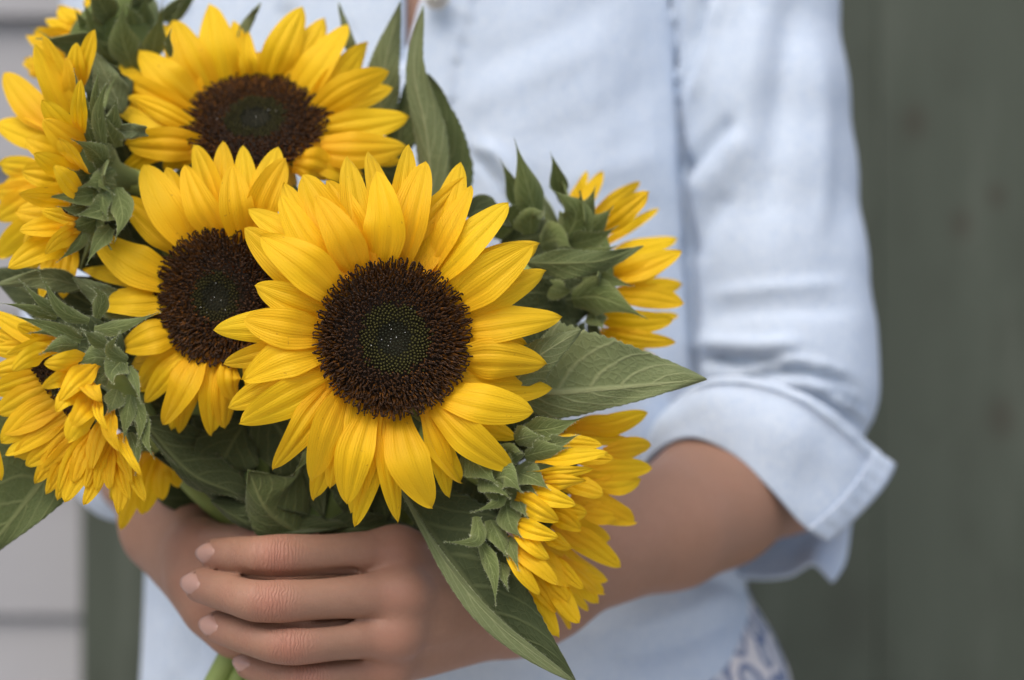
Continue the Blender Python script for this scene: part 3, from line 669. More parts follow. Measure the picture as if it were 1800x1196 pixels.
# button by the placket
bcn = P(767, -8, .166)
Vb, Fb = tube_arrays([bcn + np.array([0, .0045, 0]), bcn + np.array([0, .001, 0]), bcn + np.array([0, -.001, 0]), bcn + np.array([0, -.0014, 0]), bcn + np.array([0, -.0008, 0])], [.0058, .0062, .0060, .0046, .0040], 24); mesh_np("button", Vb, Fb, M_BUTTON, shirt)
# skirt
k = Field((-.30, .06, .36), (.24, .46, 1.10), .004)
ST_old = ST
ST = [(900, 285, 1240, .178, .335), (1075, 275, 1325, .172, .342), (1130, 262, 1358, .166, .35), (1200, 250, 1388, .164, .36), (1420, 225, 1425, .158, .37), (2600, 80, 1600, .10, .43), (3600, 0, 1680, .07, .45)]
torso(k, 0, .40, 1.06, 0)
KV, KQ = k.mesh(); KV = relax(KV, KQ, 4); mesh_np("skirt", KV, KQ, M_PRINT, person)
ST = ST_old

# ------------------------------------------------------------------ blades: petals, bracts, leaves
def o_petal(t, c=.5, b0=.42, pw=2.1):
    a_ = b0 + (1 - b0) * smooth(t, 0, c); q = np.clip((t - c) / (1 - c), 0, 1); return a_ * np.clip(1 - q ** pw, 0, 1) ** .82
def o_bract(t):
    return (.50 + .50 * smooth(t, 0, .28)) * (1 - .955 * smooth(t, .26, .93)) * (1 - t ** 9)
def o_leaf(t):
    return (np.clip(t / .30, 0, 1) ** .55) * np.clip(1 - ((t - .30) / .70).clip(0, 1) ** 1.35, 0, 1) ** .95
def frame(pth, hint):
    T = unit(np.gradient(pth, axis=0)); H = np.asarray(hint, float)
    if H.ndim == 2: H = np.array([np.interp(np.linspace(0, 1, len(pth)), np.linspace(0, 1, len(H)), H[:, c]) for c in range(3)]).T
    else: H = np.tile(H, (len(pth), 1))
    Sd = unit(np.cross(T, H)); return T, Sd, np.cross(Sd, T)
def blade(name, path, wl, wr, outline, hint, mat, parent, nu=20, nv=14, cup=.15, fold=0, groove=0, ruffle=0, serr=0, seed=0, hair=0, hairlen=.0011, thick=0, curl=0):
    r = np.random.default_rng(seed); pth = catmull(path, nu + 1); T, Sd, Nn = frame(pth, hint)
    t = np.linspace(0, 1, nu + 1); v = np.linspace(-1, 1, nv + 1); ow = outline(t)
    tt, vv = np.meshgrid(t, v, indexing='ij')
    W = np.where(vv < 0, wl, wr) * ow[:, None]
    if serr:
        W = W * (1 + serr * np.abs(vv) ** 6 * (2 * ((tt * 26) % 1) - 1) * np.clip((1 - tt) * 6, 0, 1))
    ph = r.uniform(0, 6.28, 6)
    hgt = cup * W * vv ** 2 + fold * W * np.abs(vv)
    hgt += curl * W * vv * np.sin(tt * 2.2 + ph[0])
    if groove: hgt -= groove * (np.exp(-((np.abs(vv) - .36) / .085) ** 2) - .4 * np.exp(-(vv / .16) ** 2)) * np.clip(tt * 4, .3, 1) * np.clip((1 - tt) * 3, .2, 1)
    if ruffle: hgt += ruffle * vv ** 2 * np.sign(vv + .01) * np.sin(tt * (7 + 4 * r.random()) + ph[1] + vv) + .5 * ruffle * np.abs(vv) * np.sin(tt * 15 + ph[2] + 2 * vv)
    Vv = pth[:, None] + Sd[:, None] * (W * vv * np.sqrt(np.clip(1 - np.minimum(.55, (fold ** 2) * .4), .1, 1)))[..., None] + Nn[:, None] * hgt[..., None]
    Vf = Vv.reshape(-1, 3)
    i, j = np.meshgrid(np.arange(nu), np.arange(nv), indexing='ij'); n1 = nv + 1
    Fq = np.stack([i * n1 + j, i * n1 + j + 1, (i + 1) * n1 + j + 1, (i + 1) * n1 + j], -1).reshape(-1, 4)
    uv = np.stack([(vv + 1) / 2, tt], -1).reshape(-1, 2)
    o = mesh_np(name, Vf, Fq, mat, parent, uv=uv)
    if thick:
        m_ = o.modifiers.new("solid", 'SOLIDIFY'); m_.thickness = thick; m_.offset = 0
    if hair:
        HVv, HF = [], []
        for q in range(hair):
            if q % 3 == 0:   # over the surface
                a_, b_ = r.integers(1, nu), r.integers(0, n1); sgn = r.choice([-1, 1]); p = Vv[a_, b_]; d = Nn[a_] * sgn + r.normal(0, .35, 3)
            else:            # along the margin
                b_ = r.choice([0, nv]); q_ = r.random() * (nu - 1.01); a_ = int(q_); fr = q_ - a_; p = Vv[a_, b_] * (1 - fr) + Vv[a_ + 1, b_] * fr
                d = Sd[a_] * (1 if b_ else -1) + r.normal(0, .45, 3)
            d = unit(d) * hairlen * r.uniform(.5, 1.2); side = unit(np.cross(d, r.normal(0, 1, 3))) * .00004
            k_ = len(HVv); HVv += [p - side, p + side, p + d]; HF.append((k_, k_ + 1, k_ + 2))
        h = mesh_np("leaf_hair", np.array(HVv), np.array(HF), M_HAIR, o, shade=False); h["kind"] = "stuff"
    return o

CAMP = np.array([0, CAMY, CAMZ])
class Flower:
    count = 0
    def __init__(s, label, cx, cy, y, normal, rpx, grip, group="sunflowers in the bouquet"):
        Flower.count += 1; s.id = Flower.count
        s.c = P(cx, cy, y); s.n = unit(np.array(normal, float)); s.r = rpx * S(y); s.y = y; s.grip = np.array(grip)
        s.end = P(385 + grip[0] * 1.3, 1300, .07 + grip[1]); s.root = empty("sunflower", s.end); tag(s.root, label, "sunflower", group)
        s.k = 0
        up = np.array([0, 0, 1.0]) if abs(s.n[2]) < .9 else np.array([0, 1.0, 0])
        s.a = unit(np.cross(up, s.n)); s.b = np.cross(s.n, s.a)
    def plane_y(s, px, py):
        d = unit(P(px, py, 0) - CAMP); den = d @ s.n
        if abs(den) < .15: return s.y
        return (CAMP + d * ((s.c - CAMP) @ s.n / den))[1]
    def petal(s, bx, by, tx, ty, wpx, lay=1, yb=None, yt=None, arch=.006, bend=0, c=None, roll=None):
        """base pixel, tip pixel, width in pixels, layer (0 back, 2 front)"""
        s.k += 1; r = np.random.default_rng(1000 * s.id + s.k)
        if yb is None: yb = s.y + np.clip(s.plane_y(bx, by) - s.y, -.03, .03) + .001
        if yt is None: yt = s.y + np.clip((s.plane_y(tx, ty) - s.y) * s.kk, -.035, .035) + s.droop - lay * .0052 + r.normal(0, .001)
        A, B = P(bx, by, yb), P(tx, ty, yt); A = A + (A - B) * .17 + np.array([0, .003, 0])
        mid = (A + B) / 2 + np.array([0, -1, 0]) * (arch + .0022 * (lay - 1)); L = np.linalg.norm(B - A)
        side = unit(np.cross(B - A, [0, 1, 0])); mid = mid + side * (bend + r.normal(0, .028)) * L
        q = A * .55 + mid * .45 + np.array([0, -1, 0]) * arch * .35
        ro = r.normal(0, .28) if roll is None else roll
        hint = unit(unit(CAMP - mid) + side * ro + s.n * .15); wv = wpx * S(yb) / 2 * s.wk
        return blade("petal", [A, mid, B * .96 + mid * .04 + np.array([0, -.0006, 0]), B], wv, wv, lambda t: o_petal(t, c or r.uniform(.38, .52), s.b0 + r.uniform(-.05, .08), s.tp + r.uniform(-.2, .3)), hint, M_PETAL, s.root, nu=20, nv=18,
                     cup=r.uniform(-.22, .12), groove=r.uniform(.0004, .0008), ruffle=r.uniform(.0002, .0008), curl=r.normal(0, .15), seed=s.id * 777 + s.k)
    def bract(s, pts, wpx, y, hair=90, dy=None, mat=None, hint=None, cup=.34, nm="bract"):
        """pts pixel path base..tip; y depth; dy depth offset of each point"""
        s.k += 1; dy = dy or [.006, -.003, -.008]; rb = np.random.default_rng(s.id * 17 + s.k); y = y + rb.uniform(-.004, .003); cup = cup if rb.random() < .7 else -.2
        if len(pts) == 2:
            (x0, y0), (x1, y1) = pts; pts = [(x0, y0), ((x0 + x1) / 2 + (y1 - y0) * .06, (y0 + y1) / 2 - (x1 - x0) * .06), (x1, y1)]; dy = [0, -.003, -.001]
        pth = [P(a_[0], a_[1], y + q) for a_, q in zip(pts, dy)]; w_ = wpx * S(y) / 2 * 1.12
        mid = pth[1]; r = np.random.default_rng(s.id * 91 + s.k)
        hint = unit(CAMP - mid) + r.normal(0, .14, 3) if hint is None else np.array(hint)
        return blade(nm, pth, w_, w_, o_bract, -hint, mat or M_BRACT, s.root, nu=24, nv=10, cup=cup, ruffle=.0002, seed=s.id * 55 + s.k, hair=int(hair * 1.3), hairlen=.0009)
    def leaf(s, pts, wl, wr, hint=None, mat=None, fold=.12, cup=0, ruffle=.0012, nu=48, nv=20, hair=260, serr=.05, outline=o_leaf, seed=None):
        """pts (px,py,depth) midrib base..tip, half widths in px left/right of the direction of growth"""
        s.k += 1; pth = [P(*q) for q in pts]; sc_ = S(pts[1][2])
        mid = pth[len(pth) // 2]; hint = unit(CAMP - mid) if hint is None else np.array(hint, float)
        return blade("leaf", pth, wl * sc_, wr * sc_, outline, hint, mat or M_LEAF, s.root, nu=nu, nv=nv, cup=cup, fold=fold, ruffle=ruffle, serr=serr, seed=seed or s.id * 33 + s.k, hair=hair, hairlen=.0008, thick=.0005)
    kk, droop, wk, b0, tp = .7, .006, 1.0, .40, 1.7
    def disc(s, nflo=1500, green=.46, stig=1.0, sc_=1.0, sink=0.0):
        r = np.random.default_rng(s.id); n_, a_, b_, R0 = s.n, s.a, s.b, s.r * sc_; c0 = s.c; s.c = c0 - n_ * sink
        def dome(q): return R0 * (.16 * (1 - q ** 2) - .07 * np.exp(-(q / .28) ** 2))
        # dome base
        V_, F_ = [], []; rings, seg = 8, 28
        for i in range(rings + 1):
            q = i / rings
            for j in range(seg):
                th = 2 * math.pi * j / seg; V_.append(s.c + (a_ * math.cos(th) + b_ * math.sin(th)) * R0 * q + n_ * (dome(q) - .0012))
        for i in range(rings):
            for j in range(seg): F_.append((i * seg + j, i * seg + (j + 1) % seg, (i + 1) * seg + (j + 1) % seg, (i + 1) * seg + j))
        cc = np.tile(np.array([.020, .010, .004]), (len(V_), 1)); cc[:seg * 4] = (.022, .020, .007)
        d = mesh_np("disc", np.array(V_), F_, M_DISC, s.root, col=cc)
        VV, FF, CC = [], [], []; ga = math.pi * (3 - 5 ** .5)
        ncent = int(nflo * .42)
        for i in range(nflo):
            q = math.sqrt((i + .5) / nflo) ** .93
            th = i * ga; rad = a_ * math.cos(th) + b_ * math.sin(th); tan = -a_ * math.sin(th) + b_ * math.cos(th)
            jit = (rad * r.normal(0, .00012) + tan * r.normal(0, .00012)) if q < green else (rad * r.normal(0, .0003) + tan * r.normal(0, .0003))
            p = s.c + rad * R0 * q + n_ * dome(q) + jit
            up = unit(n_ + rad * .32 * q)
            sp = R0 * 1.0 * math.sqrt(math.pi / nflo) * .60 * (.78 + .3 * q)
            if q < green + r.normal(0, .03):
                h = sp * (1.2 if q > .2 else .7); k_ = len(VV); sh = r.uniform(.7, 1.25)
                cin = np.array([.062, .058, .012]) * sh if q > .24 else np.array([.022, .025, .011]) * sh
                cin = cin * (.62 if s.id in (2, 3) else .9)
                for m_ in range(5):
                    al = 2 * math.pi * m_ / 5 + th; e_ = rad * math.cos(al) + tan * math.sin(al); VV.append(p + e_ * sp * .95); CC.append(cin * .30)
                for m_ in range(5):
                    al = 2 * math.pi * m_ / 5 + th; e_ = rad * math.cos(al) + tan * math.sin(al); VV.append(p + e_ * sp * .55 + up * h); CC.append(cin)
                VV.append(p + up * h * 1.25); CC.append(cin * 1.15)
                for m_ in range(5):
                    m2 = (m_ + 1) % 5; FF += [(k_ + m_, k_ + m2, k_ + 5 + m2), (k_ + m_, k_ + 5 + m2, k_ + 5 + m_), (k_ + 5 + m_, k_ + 5 + m2, k_ + 10)]
            else:
                # brown anther tube
                e1 = smooth(np.array(q), green, 1.0); hh = (.0010 + .0026 * float(e1) ** 1.3) * r.uniform(.8, 1.2) * stig
                lean = unit(n_ + rad * (.15 + 1.1 * float(e1) ** 1.6) + tan * r.normal(0, .12) + rad * r.normal(0, .12))
                amber = np.array([.19, .075, .014]) * r.uniform(.3, 1.7); darkc = np.array([.026, .0115, .0042]) * r.uniform(.5, 1.7)
                tip = p + lean * hh; curl_ = unit(rad * r.normal(.9, .7) + tan * r.normal(0, .8) - lean * .3)
                pts = np.array([p, p + lean * hh * .55, tip, tip + lean * .00055 + curl_ * .00035, tip + lean * .0006 + curl_ * .00085])
                if q > .62: pts = np.vstack([pts, tip + lean * .00015 + curl_ * .0011])
                rr_ = [sp * .62, sp * .52, .00030, .00030, .00030, .00022][:len(pts)]
                v_, f_ = tube_arrays(pts, rr_, 4, False); k_ = len(VV); FF += [tuple(z + k_ for z in q_) for q_ in f_]; VV += list(v_)
                cl = [amber * .35, amber, darkc * 1.6, darkc, darkc, darkc]
                for m_ in range(len(pts)): CC += [cl[m_]] * 4
        fl = mesh_np("florets", np.array(VV), FF, M_DISC, d, col=np.array(CC), shade=False); fl["kind"] = "stuff"
        # white dew specks near the centre
        VV, FF = [], []
        for _ in range((14, 10, 8, 5)[s.id % 4]):
            q = abs(r.normal(0, .25)); th = r.uniform(0, 6.28); p = s.c + (a_ * math.cos(th) + b_ * math.sin(th)) * R0 * q + n_ * (dome(q) + R0 * .045); z = r.uniform(.00009, .00021); k_ = len(VV)
            VV += [p + a_ * z, p + b_ * z, p - a_ * z, p - b_ * z, p + n_ * z * 1.2]; FF += [(k_, k_ + 1, k_ + 4), (k_ + 1, k_ + 2, k_ + 4), (k_ + 2, k_ + 3, k_ + 4), (k_ + 3, k_, k_ + 4)]
        fl = mesh_np("dew", np.array(VV), FF, M_DROP, d); fl["kind"] = "stuff"; s.c = c0
    def back(s, stempts=None, nbr=12, blen=.030, cupd=.016, rs=1.0, lead=.035):
        """receptacle, procedural rear bracts and the stem down to the grip"""
        prof = [(0.99, -.0025), (1.0, -.005), (.88, -.4 * cupd - .004), (.60, -.85 * cupd - .004), (.26, -1.15 * cupd - .004), (.14, -1.6 * cupd - .004)]; seg = 20; V_, F_ = [], []
        for q, z in prof:
            for j in range(seg): th = 2 * math.pi * j / seg; V_.append(s.c + (s.a * math.cos(th) + s.b * math.sin(th)) * s.r * rs * q + s.n * z)
        for i in range(len(prof) - 1):
            for j in range(seg): F_.append((i * seg + j, (i + 1) * seg + j, (i + 1) * seg + (j + 1) % seg, i * seg + (j + 1) % seg))
        mesh_np("receptacle", np.array(V_), F_, M_BRACT, s.root, uv=np.tile([[.3, .3]], (len(V_), 1)))
        r = np.random.default_rng(s.id + 50)
        for i in range(nbr):
            th = 2 * math.pi * (i + r.uniform(-.2, .2)) / nbr; e_ = s.a * math.cos(th) + s.b * math.sin(th)
            p0 = s.c + e_ * s.r * .85 - s.n * (.5 * cupd + .003); p1 = s.c + e_ * s.r * 1.12 - s.n * .012; p2 = s.c + e_ * (s.r + blen * r.uniform(.5, .85)) - s.n * r.uniform(.010, .018)
            blade("bract", [p0, p1, p2], .006, .006, o_bract, -s.n + e_ * .2, M_BRACT, s.root, nu=10, nv=6, cup=.3, seed=i, thick=.0006)
        p0 = s.c - s.n * (1.3 * cupd + .004); g1 = P(545 + s.grip[0] * 1.2, 1000, .078 + s.grip[1]); g2 = P(472 + s.grip[0], 1110, .074 + s.grip[1])
        pts = [p0, p0 - s.n * lead + np.array([0, lead * .5, -lead * .3])] + ([P(*q) for q in stempts] if stempts else []) + [g1, g2, s.end]
        cp = catmull(pts, 40); V_, F_ = tube_arrays(cp, np.linspace(.0048, .0046, 40), 10); mesh_np("stem", V_, F_, M_STEM, s.root)

# ================================================================== the sunflowers
# --- large front flower
s1 = Flower("large open sunflower facing out at the front of the bouquet, overlapping two others", 690, 596, .000, (.22, -1, .05), 125, (20, -.006))
s1.wk, s1.b0, s1.tp = 1.10, .54, 1.65; s1.kk, s1.droop = .55, .011
s1.disc(1750, .50); s1.back()
for q in [(700, 440, 719, 253, 54, 0), (743, 455, 810, 285, 62, 0), (690, 445, 820, 312, 44, 0), (797, 493, 949, 428, 55, 0), (815, 590, 925, 606, 52, 0), (804, 663, 970, 683, 54, 0), (782, 705, 909, 771, 52, 0), (755, 739, 811, 849, 50, 0), (752, 745, 790, 876, 40, 0), (670, 752, 624, 925, 40, 0), (655, 745, 616, 903, 42, 0), (600, 722, 551, 881, 50, 0), (562, 655, 400, 717, 56, 0), (556, 612, 392, 640, 46, 0), (552, 578, 375, 580, 58, 0), (575, 515, 429, 401, 68, 0), (590, 498, 436, 368, 60, 0), (616, 440, 531, 307, 74, 0), (640, 442, 611, 274, 56, 0), (695, 440, 647, 266, 50, 0), (600, 460, 499, 322, 60, 0), (640, 450, 575, 318, 60, 0),
          (705, 451, 748, 283, 64, 1.3), (761, 460, 829, 326, 46, 1), (810, 552, 960, 476, 56, 1), (819, 578, 987, 558, 64, 1.5), (811, 634, 960, 640, 67, 1.6), (674, 750, 699, 919, 37, 1), (615, 715, 580, 860, 55, 1), (577, 690, 479, 827, 54, 1.2), (560, 547, 447, 502, 62, 1.1), (591, 475, 494, 343, 62, 1.0),
          (667, 458, 661, 300, 70, 2), (775, 478, 894, 357, 66, 1.6), (799, 529, 937, 431, 74, 2), (781, 692, 938, 724, 67, 2), (772, 715, 902, 827, 60, 1.8), (707, 750, 760, 893, 73, 2), (645, 735, 609, 887, 62, 1.6), (600, 700, 550, 847, 64, 2.2), (568, 668, 420, 745, 62, 1.6), (560, 622, 427, 668, 68, 2), (560, 585, 429, 562, 66, 2), (589, 518, 458, 415, 73, 2.2), (627, 477, 555, 344, 62, 2)]:
    s1.petal(*q)
s1.bract([(545, 790), (533, 812), (512, 838)], 16, .022, 40)
# --- middle left flower
s2 = Flower("open sunflower partly hidden behind the largest bloom, below the up-tilted one", 385, 522, .026, (-.30, -1, .02), 107, (-10, .004))
s2.wk, s2.b0, s2.tp = 1.10, .54, 1.65; s2.kk, s2.droop = .6, .010; s2.disc(1400, .40); s2.back()
for q in [(385, 405, 342, 255, 58, 0), (425, 410, 427, 255, 50, 0), (400, 408, 391, 248, 50, -.3), (455, 405, 489, 258, 56, -.3), (345, 420, 292, 294, 50, 0), (297, 500, 147, 474, 44, 0), (310, 602, 232, 640, 60, 0), (322, 620, 248, 686, 55, 0.3), (362, 635, 315, 763, 42, 0), (355, 632, 300, 757, 40, 0), (400, 640, 395, 754, 46, .6), (470, 440, 560, 400, 55, 0), (480, 490, 590, 470, 55, 0), (480, 550, 590, 570, 55, 0), (462, 600, 545, 660, 55, 0), (440, 630, 480, 730, 50, 0),
          (317, 441, 214, 347, 56, 1), (335, 428, 253, 290, 66, 1.2), (452, 405, 503, 278, 56, 1), (377, 640, 372, 766, 47, 1.1), (330, 622, 254, 708, 40, 1), (405, 640, 414, 706, 38, 1.8),
          (299, 490, 165, 414, 72, 2), (391, 414, 324, 290, 60, 2), (427, 421, 409, 290, 57, 2.1), (294, 522, 163, 533, 58, 2), (308, 580, 215, 612, 60, 2), (347, 625, 287, 747, 56, 2)]:
    s2.petal(*q)
# --- upper flower, tilted up
s3 = Flower("open sunflower tilted upward, topmost full bloom against the shirt", 450, 218, .062, (0, -.72, .70), 114, (6, .010))
s3.wk, s3.b0, s3.tp = 1.10, .54, 1.65; s3.kk, s3.droop = .35, .010; s3.disc(1250, .48); s3.back()
for q in [(420, 147, 410, 36, 38, 0), (455, 147, 458, 91, 42, 0), (350, 172, 287, 44, 42, 0), (334, 202, 210, 111, 46, 0), (334, 217, 184, 150, 42, 0), (560, 206, 690, 154, 42, 0), (555, 270, 705, 285, 46, 0), (550, 186, 646, 75, 56, .5), (495, 154, 572, 31, 50, .6), (500, 290, 520, 350, 55, 0), (450, 298, 455, 355, 55, 0), (400, 290, 385, 345, 55, 0), (342, 262, 288, 298, 38, .2),
          (440, 145, 435, 58, 30, 1), (398, 151, 368, 6, 62, 1.6), (367, 158, 303, 36, 60, 1.2), (339, 207, 202, 138, 62, 1.5), (346, 240, 195, 176, 62, 1.2), (563, 228, 719, 206, 54, 1.2), (525, 288, 592, 308, 62, 1), (545, 275, 640, 312, 50, .6),
          (345, 182, 244, 88, 60, 2), (348, 258, 221, 254, 57, 2), (350, 230, 222, 168, 34, 2.3), (472, 147, 533, 12, 58, 1.9), (515, 167, 611, 42, 62, 1.8), (553, 202, 684, 126, 54, 2), (560, 258, 715, 258, 60, 2)]:
    s3.petal(*q)
s3.petal(335, 268, 200, 318, 34, 0, bend=-.16)
# --- left flower in profile
s4 = Flower("sunflower seen from the side, facing away at the outer edge above the pale hairy bracts", 104, 300, .045, (-.93, -.32, .10), 112, (-40, .010))
s4.back([(330, 640, .075)], nbr=9, blen=.026); s4.disc(500, .46, sc_=.72, sink=.004)
y4 = .045
for q in [(81, 215, 7, 127, 60), (92, 258, -8, 216, 54), (80, 292, -2, 290, 46), (78, 312, 8, 322, 52), (75, 340, -8, 385, 56), (85, 390, -6, 452, 58), (80, 350, -14, 340, 48), (90, 225, 30, 180, 44), (100, 400, 10, 500, 46)]:
    s4.petal(*q, 0, y4 + .012, y4 + .028, .004)
for q in [(110, 312, 38, 302, 52), (112, 372, 28, 372, 56), (112, 270, 45, 245, 50), (110, 405, 40, 430, 50)]:
    s4.petal(*q, 1, y4 - .004, y4 - .006, .004)
for q in [(140, 145, 167, 52, 34), (135, 152, 135, 75, 40), (128, 190, 75, 60, 42), (131, 226, 60, 76, 52), (100, 440, 72, 527, 32), (122, 430, 111, 526, 42), (138, 190, 118, 100, 34)]:
    s4.petal(*q, 1, y4 + .002, y4 - .004, .004)
for q in [(136, 252, 75, 176, 52), (143, 272, 75, 210, 56), (126, 312, 60, 270, 52), (126, 354, 33, 342, 54), (131, 394, 33, 405, 58), (126, 420, 13, 472, 56)]:
    s4.petal(*q, 1, y4 - .020, y4 - .032, .005)
for q in [(143, 296, 103, 243, 44), (138, 338, 97, 290, 44), (129, 386, 72, 370, 34), (132, 405, 80, 447, 42), (140, 230, 142, 140, 30)]:
    s4.petal(*q, 2, y4 - .024, y4 - .038, .005)
for pts, w_ in [([(168, 240), (146, 185), (128, 115)], 26), ([(172, 275), (155, 230), (143, 185)], 26), ([(182, 268), (172, 195), (198, 122)], 24), ([(188, 290), (160, 262), (122, 243)], 36), ([(202, 298), (173, 316), (206, 347)], 26), ([(188, 332), (146, 345), (67, 346)], 38), ([(188, 378), (142, 396), (105, 400)], 42), ([(150, 396), (136, 430), (95, 465)], 26), ([(165, 305), (140, 308), (118, 295)], 30), ([(160, 358), (130, 368), (96, 362)], 28), ([(190, 250), (200, 210), (206, 165)], 34), ([(178, 230), (168, 170), (176, 110)], 22), ([(195, 400), (170, 430), (150, 470)], 30), ([(205, 330), (215, 380), (200, 430)], 40), ([(185, 320), (180, 350), (190, 392)], 46), ([(205, 325), (172, 320), (140, 330)], 46), ([(202, 358), (168, 372), (128, 380)], 48), ([(200, 285), (174, 270), (148, 255)], 44), ([(205, 260), (188, 225), (182, 185)], 40)]:
    s4.bract(pts, w_, y4 - .022)
s4.leaf([(255, 232, .035), (222, 232, .030), (188, 238, .030)], 13, 15, fold=.5, hair=120, nu=24, nv=10, mat=M_LEAFU, outline=lambda t: o_petal(t, .4, .6, 4))
s4.leaf([(215, 200, .058), (190, 140, .056), (163, 90, .056)], 34, 26, mat=M_LEAFU, nu=30)
s4.leaf([(150, 505, .040), (80, 490, .032), (-10, 500, .03)], 22, 20, mat=M_LEAFU)
# --- lower left flower
s5 = Flower("sunflower nodding down and outward with pale hairy bracts, above a broad drooping leaf", 100, 690, .010, (-.72, -.42, -.55), 108, (-45, .004))
y5 = .010
s5.back([(230, 700, .050), (340, 850, .078)], nbr=0, lead=.004, rs=.85, cupd=.007); s5.disc(600, .46, sc_=.72, sink=.003)
for q in [(122, 731, 26, 805, 60), (93, 707, 2, 779, 56), (80, 680, -6, 728, 50), (92, 600, -22, 545, 44), (90, 608, -18, 582, 42), (88, 612, -22, 612, 42), (84, 640, -14, 655, 44), (70, 660, -20, 690, 48), (135, 775, 65, 840, 42), (150, 785, 90, 862, 32), (160, 790, 128, 862, 30), (-30, 720, 3, 846, 40), (110, 740, 10, 800, 40), (120, 750, 45, 820, 40), (130, 760, 62, 850, 36), (140, 770, 80, 870, 34), (150, 780, 100, 880, 34), (100, 720, 5, 760, 44)]:
    s5.petal(*q, 0, y5 + .006, y5 + .010, .004)
for q in [(152, 774, 104, 866, 40), (165, 783, 113, 884, 50), (170, 813, 148, 888, 30), (178, 748, 161, 826, 38), (196, 783, 170, 863, 32), (213, 800, 209, 905, 38), (191, 790, 193, 861, 28), (226, 815, 256, 881, 24), (95, 602, 11, 624, 34), (92, 595, 30, 572, 34), (182, 775, 150, 860, 32), (205, 800, 228, 880, 26), (160, 770, 128, 850, 34), (200, 780, 232, 850, 26)]:
    s5.petal(*q, 1, y5 - .010, y5 - .016, .003)
for q in [(88, 618, 22, 653, 42), (126, 655, 74, 683, 44), (143, 632, 78, 640, 42), (161, 646, 106, 705, 46), (143, 687, 100, 722, 42), (165, 698, 126, 753, 46), (170, 720, 120, 776, 56), (196, 728, 209, 792, 30), (213, 774, 248, 837, 24), (150, 668, 180, 705, 44)]:
    s5.petal(*q, 2, y5 - .022, y5 - .034, .005)
s5.petal(170, 709, 189, 757, 20, 2, y5 - .03, y5 - .04, .004)
for pts, w_ in [([(157, 566), (105, 542), (65, 470)], 24), ([(117, 556), (72, 530), (30, 487)], 20), ([(100, 560), (45, 541), (-5, 532)], 18), ([(143, 598), (87, 575), (9, 550)], 24), ([(143, 592), (100, 583), (40, 587)], 24), ([(165, 580), (217, 572), (288, 546)], 26), ([(191, 609), (158, 590), (140, 576)], 24), ([(224, 634), (194, 612), (214, 580)], 24), ([(198, 632), (165, 628), (126, 645)], 50), ([(226, 644), (240, 680), (248, 714)], 18), ([(206, 685), (197, 713), (187, 731)], 34), ([(230, 694), (222, 740), (217, 783)], 28), ([(248, 720), (256, 774), (274, 812)], 24), ([(137, 606), (100, 609), (65, 626)], 32), ([(215, 632), (196, 655), (200, 680)], 44), ([(228, 760), (240, 800), (238, 840)], 20), ([(170, 560), (178, 520), (150, 500)], 26), ([(190, 655), (175, 668), (165, 690)], 30), ([(236, 700), (248, 745), (240, 790)], 24)]:
    s5.bract(pts, w_, y5 - .018, hair=130)
s5.leaf([(235, 560, .034), (180, 520, .030), (128, 488, .026)], 30, 26, mat=M_LEAFU, nu=30)
s5.leaf([(180, 700, .030), (105, 805, .030), (50, 880, .032), (-40, 990, .036)], 66, 150, mat=M_LEAF, ruffle=.002, hair=200, serr=.03, hint=(.1, -1, .25))
# --- upper right flower seen from behind
s6 = Flower("sunflower seen from behind, turned toward the shirt sleeve, above the broad pointed leaf", 1058, 462, .078, (.90, .30, .12), 118, (35, .012))
y6 = .070; s6.back([(760, 760, .09)], nbr=8, blen=.022, rs=.72); s6.disc(400, .46, sc_=.6, sink=.012)
for q in [(1000, 357, 1033, 300, 18), (1012, 374, 1059, 303, 30), (1039, 387, 1124, 320, 42), (1066, 465, 1190, 420, 48), (1072, 590, 1170, 640, 30), (1080, 560, 1192, 555, 30), (1080, 520, 1200, 500, 40), (1060, 430, 1159, 366, 20)]:
    s6.petal(*q, 0, y6 + .012, y6 + .025, .004)
for q in [(1063, 400, 1142, 337, 44), (1072, 482, 1198, 442, 48), (1075, 492, 1180, 464, 38), (1078, 520, 1202, 533, 46), (1070, 560, 1183, 563, 46), (1076, 585, 1187, 602, 34)]:
    s6.petal(*q, 1.5, y6 - .004, y6 - .004, .005)
for pts, w_, d_ in [([(945, 388), (927, 325), (903, 240)], 50, 0), ([(915, 368), (898, 320), (877, 275)], 30, .012), ([(987, 345), (978, 300), (966, 264)], 30, .008), ([(992, 428), (1012, 372), (963, 327)], 62, -.004), ([(933, 412), (936, 378), (962, 372)], 52, -.002), ([(1014, 392), (1035, 360), (1048, 324)], 34, 0), ([(1022, 412), (1055, 388), (1081, 359)], 38, -.002), ([(1003, 430), (1050, 418), (1089, 396)], 40, -.004), ([(1005, 448), (1050, 444), (1092, 429)], 30, -.004), ([(1025, 490), (1070, 494), (1120, 505)], 36, -.004), ([(1005, 524), (1060, 524), (1142, 563)], 62, -.006), ([(955, 500), (990, 512), (1016, 505)], 36, -.008), ([(1040, 548), (1052, 565), (1062, 585)], 36, -.002), ([(950, 430), (980, 420), (1010, 440)], 60, .004), ([(960, 470), (1000, 476), (1040, 470)], 60, .004), ([(890, 400), (905, 370), (930, 350)], 44, .012), ([(870, 420), (880, 390), (905, 372)], 44, .014)]:
    s6.bract(pts, w_, y6 - .012 + d_, hair=70)
s6.leaf([(925, 462, .046), (1000, 463, .040), (1060, 458, .040), (1130, 433, .044)], 26, 30, fold=-.3, hair=420, mat=M_LEAF, nu=40)
s6.leaf([(820, 380, .06), (850, 372, .06), (900, 400, .06)], 30, 20, mat=M_LEAFD, nu=24, nv=10, hair=0)
